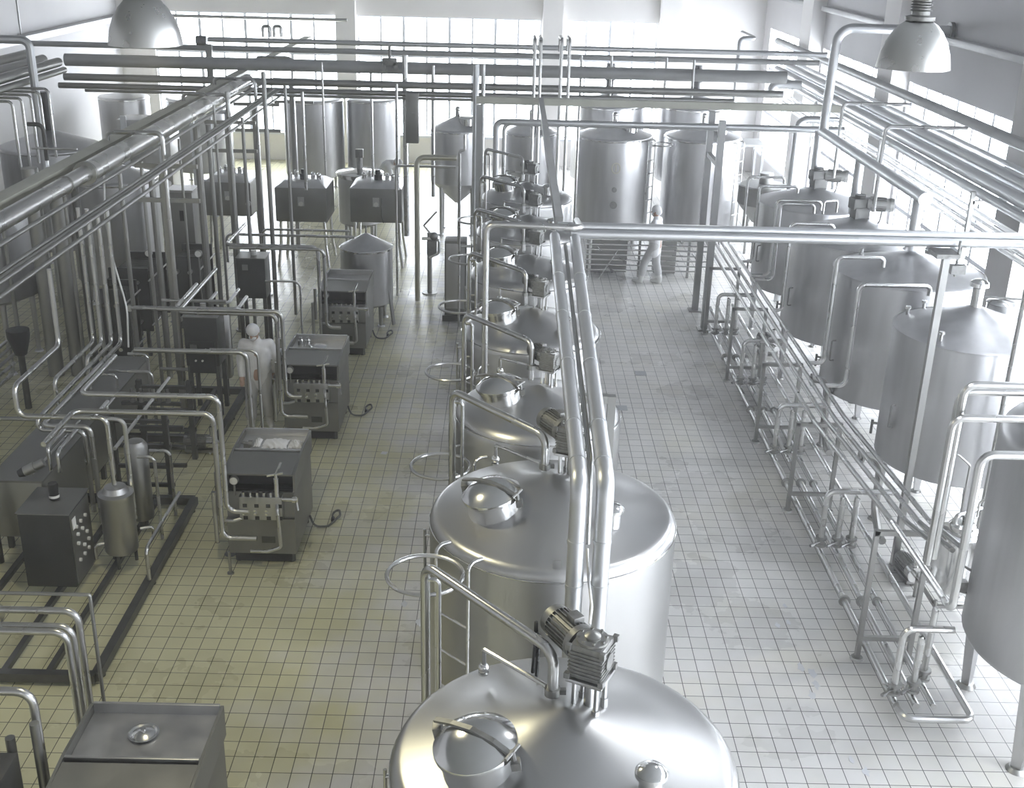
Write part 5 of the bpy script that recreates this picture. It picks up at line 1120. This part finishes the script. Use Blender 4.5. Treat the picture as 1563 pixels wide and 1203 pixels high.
# ------------------------------------------------------------------ pipes and stubs at the bottom left corner
BG = 'bent pipes at the bottom left corner'
def corner(label, px, py, pyt, Y, r=.03): 
    p = GY(px, py, Y); p.z = .02; q = path(p, ('z', pyt), ('dx', -1.6)); return pipe(label, q, r, BG, fil=.11, n=12)
corner('tallest of three bent pipes behind the bottom left cabinet', 140, 1090, 933, 7.96)
corner('middle one of three bent pipes behind the bottom left cabinet', 129, 1092, 957, 7.87)
corner('lowest of three bent pipes behind the bottom left cabinet', 121, 1100, 965, 7.78)
p = GY(160, 1080, 8.0); p.z = .02; pipe('thin post with a flat rail behind the bottom left cabinet', path(p, ('z', 908), ('dx', -1.4)), .016, mt=PIPED, fil=.02)
p = GY(72, 1203, 7.0); p.z = .02; pipe('bent pipe coming in from the left edge beside the bottom left cabinet', path(p, ('z', 1056), ('dx', -.8)), .034, BG, fil=.12, n=12)
for px, py, lab in ((52, 1104, 'right one of two upright pipe stubs at the bottom left corner'), (15, 1126, 'left one of two upright pipe stubs at the bottom left corner')):
    p = GY(px, py, 6.9); pipe(lab, [V((p.x, 6.9, .02)), p], .036, 'upright stubs at the bottom left', mt=PIPED, n=14)
p = GY(6, 1184, 6.6); b = MB(); b.box((p.x-.2, 6.6, p.z/2), (.4, .5, p.z), None, .01); tag(b.build('steel_box', DARKST), 'dark box corner at the very bottom left edge', 'box')
p = GY(8, 900, 11.9); pipe('dark upright post at the left photo edge beside the control box', [V((p.x, 11.9, .02)), V((p.x, 11.9, 1.95))], .045, mt=DARKST)
pipe('horizontal pipe entering from the left edge above the trough', path(GY(62, 640, 12.9), ('x', -60)), .026, mt=PIPED, name='hanging_pipe')

# small things on the floor
DRAIN = mat('drain_plate_grey', (.46,.47,.48), .5, 0)
for px, py, w_, d_, lab in ((978, 570, .19, .2, 'small grey drain plate in the right aisle, farther of two'), (948, 623, .2, .2, 'small grey drain plate half under the third centre tank, nearer of two')):
    g_ = GZ(px, py); b = MB(); b.box((g_.x, g_.y, .004), (w_, d_, .008), None, .003); o = tag(b.build('drain_plate', DRAIN), lab, 'drain', 'drain plates in the right aisle')
g_ = GZ(352, 846); b = MB(); b.lathe([(0, .001), (.07, .001), (.075, .006), (.06, .008), (.05, .004), (0, .005)], (g_.x, g_.y, 0), 24); tag(b.build('floor_drain', CAST), 'round floor drain left of the cabinet with the cloths', 'drain')
g_ = GZ(586, 692); b = MB(); b.add([(g_.x-.05, g_.y-.03, .004), (g_.x+.04, g_.y-.05, .006), (g_.x+.06, g_.y+.03, .012), (g_.x-.03, g_.y+.05, .006), (g_.x-.05, g_.y-.03, .002), (g_.x+.04, g_.y-.05, .004), (g_.x+.06, g_.y+.03, .01), (g_.x-.03, g_.y+.05, .004)], [(0,1,2,3), (7,6,5,4), (0,1,5,4), (1,2,6,5), (2,3,7,6), (3,0,4,7)], False)
tag(b.build('paper_scrap', WHITE), 'white scrap of paper on the left aisle floor', 'paper')
r_ = random.Random(4); b = MB()
for px, py, s_ in ((1222, 1018, .05), (1240, 1028, .05), (1245, 1045, .045), (1240, 1062, .05), (1198, 925, .03), (1187, 955, .03), (1322, 1178, .04), (617, 922, .04), (640, 950, .05), (1005, 478, .04), (1300, 1160, .03), (1203, 950, .03)):
    g_ = GZ(px, py); n_ = 14; ring = [(g_.x+s_*math.cos(2*PI*k/n_)*r_.uniform(.4, 1.1), g_.y+s_*1.9*math.sin(2*PI*k/n_)*r_.uniform(.5, 1.1)) for k in range(n_)]
    b.prism(ring, .0005, .003)
WATER = mat('spilt_water', (.75,.76,.78), .06, 0, .8)
tag(b.build('water_splashes', WATER, angle=80), 'small wet splashes scattered on the tiled floor', 'water', kind='stuff')
# ------------------------------------------------------------------ people
def limb(b, pts, rad, n=12):
    """tapered limb with rounded joints"""
    for (p, q), (r0, r1) in zip(zip(pts, pts[1:]), zip(rad, rad[1:])): b.cyl(p, q, r0, r1, n)
    for p, r in zip(pts, rad): b.ball(p, r, n)
def fuse(b, name, mt, parent, vox, smooth=6):
    """join the overlapping volumes into one continuous skin"""
    o = b.build(name, mt, parent)
    m = o.modifiers.new('r', 'REMESH'); m.mode = 'VOXEL'; m.voxel_size = vox
    s = o.modifiers.new('s', 'SMOOTH'); s.iterations = smooth; s.factor = .5
    dg = bpy.context.evaluated_depsgraph_get(); me = bpy.data.meshes.new_from_object(o.evaluated_get(dg))
    o.modifiers.clear(); o.data = me
    for p in me.polygons: p.use_smooth = True
    if not me.materials: me.materials.append(mt)
    return o
def hand(b, w, d, side, up=V((0,0,1))):
    """palm with four curled fingers and a thumb; w wrist, d forearm direction"""
    d = d.normalized(); s = d.cross(up); s = s.normalized() if s.length > .1 else V((1,0,0)); n = s.cross(d)
    c = w+d*.05
    limb(b, [w, w+d*.04, w+d*.085], [.026, .032, .03], 10); b.ball(c+s*.018, .026, 8); b.ball(c-s*.018, .026, 8)
    for k, L in enumerate((.034, .04, .037, .028)):
        o = w+d*.09+s*(.028-.0185*k); q = o+d*L; r = q+d*L*.7-n*L*.5; t = r+d*L*.2-n*L*.6
        limb(b, [o, q, r, t], [.0095, .009, .0085, .0075], 8)
    o = w+d*.035+s*.03*side; q = o+d*.03+s*.025*side-n*.01; limb(b, [o, q, q+d*.03-n*.012], [.012, .0105, .009], 8)
def person(label, loc, rz, J, group='workers in white', tilt=(0, 0)):
    """J: joints in local metres, facing -y. hipL/R, kneeL/R, ankL/R, chest, neck, shoL/R, elbL/R, wriL/R, head"""
    t = empty('person', loc, label, 'person', group, rz)
    P = {k: V(v) for k, v in J.items()}
    pel = (P['hipL']+P['hipR'])/2; chest, neck, head = P['chest'], P['neck'], P['head']
    up = (neck-pel).normalized(); hd = (head-neck).normalized(); face = V(J.get('face', (0, -1, -.1))).normalized()
    rx = face.cross(hd).normalized(); fw = hd.cross(rx)*-1 if hd.cross(rx).dot(face) < 0 else hd.cross(rx)
    fw = (face-hd*face.dot(hd)).normalized(); rx = fw.cross(hd)
    # one continuous body
    b = MB()
    limb(b, [pel, (pel*.5+chest*.5), chest], [.135, .12, .135], 14); limb(b, [P['shoL'], chest, P['shoR']], [.06, .12, .06], 12)
    limb(b, [chest, neck, head-hd*.05], [.08, .055, .055], 12)
    for s in 'LR':
        limb(b, [P['hip'+s], P['knee'+s], P['ank'+s]], [.085, .058, .042]); 
        toe = P['ank'+s]+V(J.get('toe'+s, (0, -.17, -.04))); limb(b, [P['ank'+s]-V((0,0,.02)), toe], [.045, .035], 10)
        limb(b, [P['sho'+s], P['elb'+s], P['wri'+s]], [.052, .042, .03]); hand(b, P['wri'+s], P['wri'+s]-P['elb'+s], 1 if s == 'L' else -1)
    b.ball(head, (.078, .088, .105), 18); limb(b, [head-hd*.05+fw*.03, head-hd*.085+fw*.05], [.06, .04], 12)
    limb(b, [head+fw*.085+hd*.015, head+fw*.105-hd*.025], [.011, .016], 8)
    for s in (-1, 1): b.ball(head+rx*.078*s-hd*.01, (.014, .022, .03), 8); b.ball(head+fw*.083-hd*.062+rx*.014*s, .012, 6)
    fuse(b, 'body', SKIN, t, .0075, 4)
    b = MB()
    for s in (-1, 1): b.ball(head+fw*.079+rx*.032*s+hd*.01, .012, 8)
    b.build('eyes', BLACK, t)
    # cap covers the hair
    b = MB(); b.ball(head+hd*.03-fw*.006, (.098, .108, .103), 18); limb(b, [head+hd*.0-fw*.03, head-hd*.02-fw*.05], [.09, .075], 14)
    o = fuse(b, 'cap', CLOTH, t, .012, 3)
    b = MB(); b.ball(head+fw*.062-hd*.055, (.056, .05, .05), 12); o = b.build('mask', CLOTH, t)
    # coat, trousers, boots
    b = MB(); hem = pel+(pel-chest).normalized()*.14
    for dx in (-.07, 0, .07):
        q = rx*0+V((dx, 0, 0)); limb(b, [hem+q*1.15, pel+q, (pel+chest)*.5+q, chest+q], [.115, .125, .125, .135], 14)
    limb(b, [P['shoL'], chest+up*.05, P['shoR']], [.075, .125, .075], 14); limb(b, [chest+up*.08, neck+up*.0], [.1, .072], 12)
    for s in 'LR': limb(b, [P['sho'+s], P['elb'+s], P['wri'+s]-(P['wri'+s]-P['elb'+s])*.06], [.078, .066, .052])
    fuse(b, 'coat', CLOTH, t, .014, 5)
    b = MB()
    for s in 'LR': limb(b, [P['hip'+s]+V((0,0,.05)), P['hip'+s], P['knee'+s], P['ank'+s]*.62+P['knee'+s]*.38], [.115, .115, .088, .085])
    fuse(b, 'trousers', TROUS, t, .013, 5)
    for s in 'LR':
        b = MB(); a = P['ank'+s]; toe = a+V(J.get('toe'+s, (0, -.17, -.04))); limb(b, [a*.5+P['knee'+s]*.5, a+V((0,0,.04)), a-V((0,0,.025))], [.078, .06, .056], 14); limb(b, [a-V((0,0,.035)), toe], [.055, .045], 12)
        fuse(b, 'boot', BOOT, t, .012, 4)
    return t
TROUS = mat('grey_white_cotton', (.62,.62,.62), .85, 0, var=.05, bump=.2, nscale=12)
person('standing worker in white coat and cap, head bowed, facing the camera', (-3.68, 16.02, 0), .05,
       dict(hipL=(.09, .02, .88), hipR=(-.09, .02, .88), kneeL=(.11, .0, .48), kneeR=(-.12, -.06, .48), ankL=(.12, .12, .09), ankR=(-.13, -.1, .09), chest=(0, .0, 1.25), neck=(0, -.02, 1.45), head=(-.02, -.085, 1.585),
            shoL=(.19, .02, 1.37), shoR=(-.19, .02, 1.37), elbL=(.27, .1, 1.1), elbR=(-.26, .08, 1.1), wriL=(.2, .16, .88), wriR=(-.24, -.02, .87), face=(-.2, -.85, -.6), toeL=(.04, -.16, -.04), toeR=(-.02, -.17, -.04)))
person('worker in white seen from behind, legs apart, before the ring-marked tank', (3.22, 24.25, 0), math.radians(-112),
       dict(hipL=(.1, .0, .87), hipR=(-.1, .0, .87), kneeL=(.06, -.2, .48), kneeR=(-.1, .02, .48), ankL=(.04, -.26, .09), ankR=(-.1, .12, .09), chest=(0, -.0, 1.27), neck=(0, -.01, 1.48), head=(0, -.03, 1.625),
            shoL=(.19, .0, 1.4), shoR=(-.19, .0, 1.4), elbL=(.3, -.1, 1.18), elbR=(-.33, -.06, 1.18), wriL=(.2, -.33, 1.08), wriR=(-.22, -.3, 1.1), face=(0, -1, -.2)))
person('worker in white walking behind the left upright pipes, only the legs clear', (-8.15, 26.9, 0), 1.1,
       dict(hipL=(.1, .0, .87), hipR=(-.1, .0, .87), kneeL=(.1, -.12, .5), kneeR=(-.1, .04, .48), ankL=(.1, -.22, .09), ankR=(-.1, .22, .1), chest=(0, 0, 1.25), neck=(0, 0, 1.46), head=(0, -.04, 1.6),
            shoL=(.19, 0, 1.37), shoR=(-.19, 0, 1.37), elbL=(.25, .08, 1.12), elbR=(-.25, -.04, 1.12), wriL=(.24, .0, .9), wriR=(-.24, -.16, .92)))
person('worker in white bending forward behind the square vats', (-3.35, 30.3, 0), math.radians(70),
       dict(hipL=(.1, .1, .9), hipR=(-.1, .1, .9), kneeL=(.11, .02, .48), kneeR=(-.11, .08, .48), ankL=(.11, .05, .09), ankR=(-.11, .12, .09), chest=(0, -.16, 1.3), neck=(0, -.34, 1.4), head=(0, -.47, 1.4),
            shoL=(.18, -.27, 1.34), shoR=(-.18, -.27, 1.34), elbL=(.2, -.32, 1.05), elbR=(-.2, -.34, 1.06), wriL=(.14, -.5, .9), wriR=(-.12, -.52, .9), face=(0, -.6, -.8)))
# ------------------------------------------------------------------ thin haze volume added through the hall, lifting its dark tones
m = bpy.data.materials.new('haze_volume'); m.use_nodes = True; nt = m.node_tree; nt.nodes.clear()
o_ = nt.nodes.new('ShaderNodeOutputMaterial'); vs_ = nt.nodes.new('ShaderNodeVolumeScatter')
vs_.inputs['Color'].default_value = (.97,.97,1,1); vs_.inputs['Density'].default_value = .003; vs_.inputs['Anisotropy'].default_value = .35
nt.links.new(vs_.outputs[0], o_.inputs['Volume'])
b = MB(); b.box(((XL+XR)/2, (YF+YB)/2, ZC/2), (XR-XL+1.6, YB-YF+1.6, ZC+1.2)); o = b.build('haze_volume', m); tag(o, 'thin haze hanging through the whole hall', 'haze', kind='structure')
SC.cycles.volume_bounces = 2
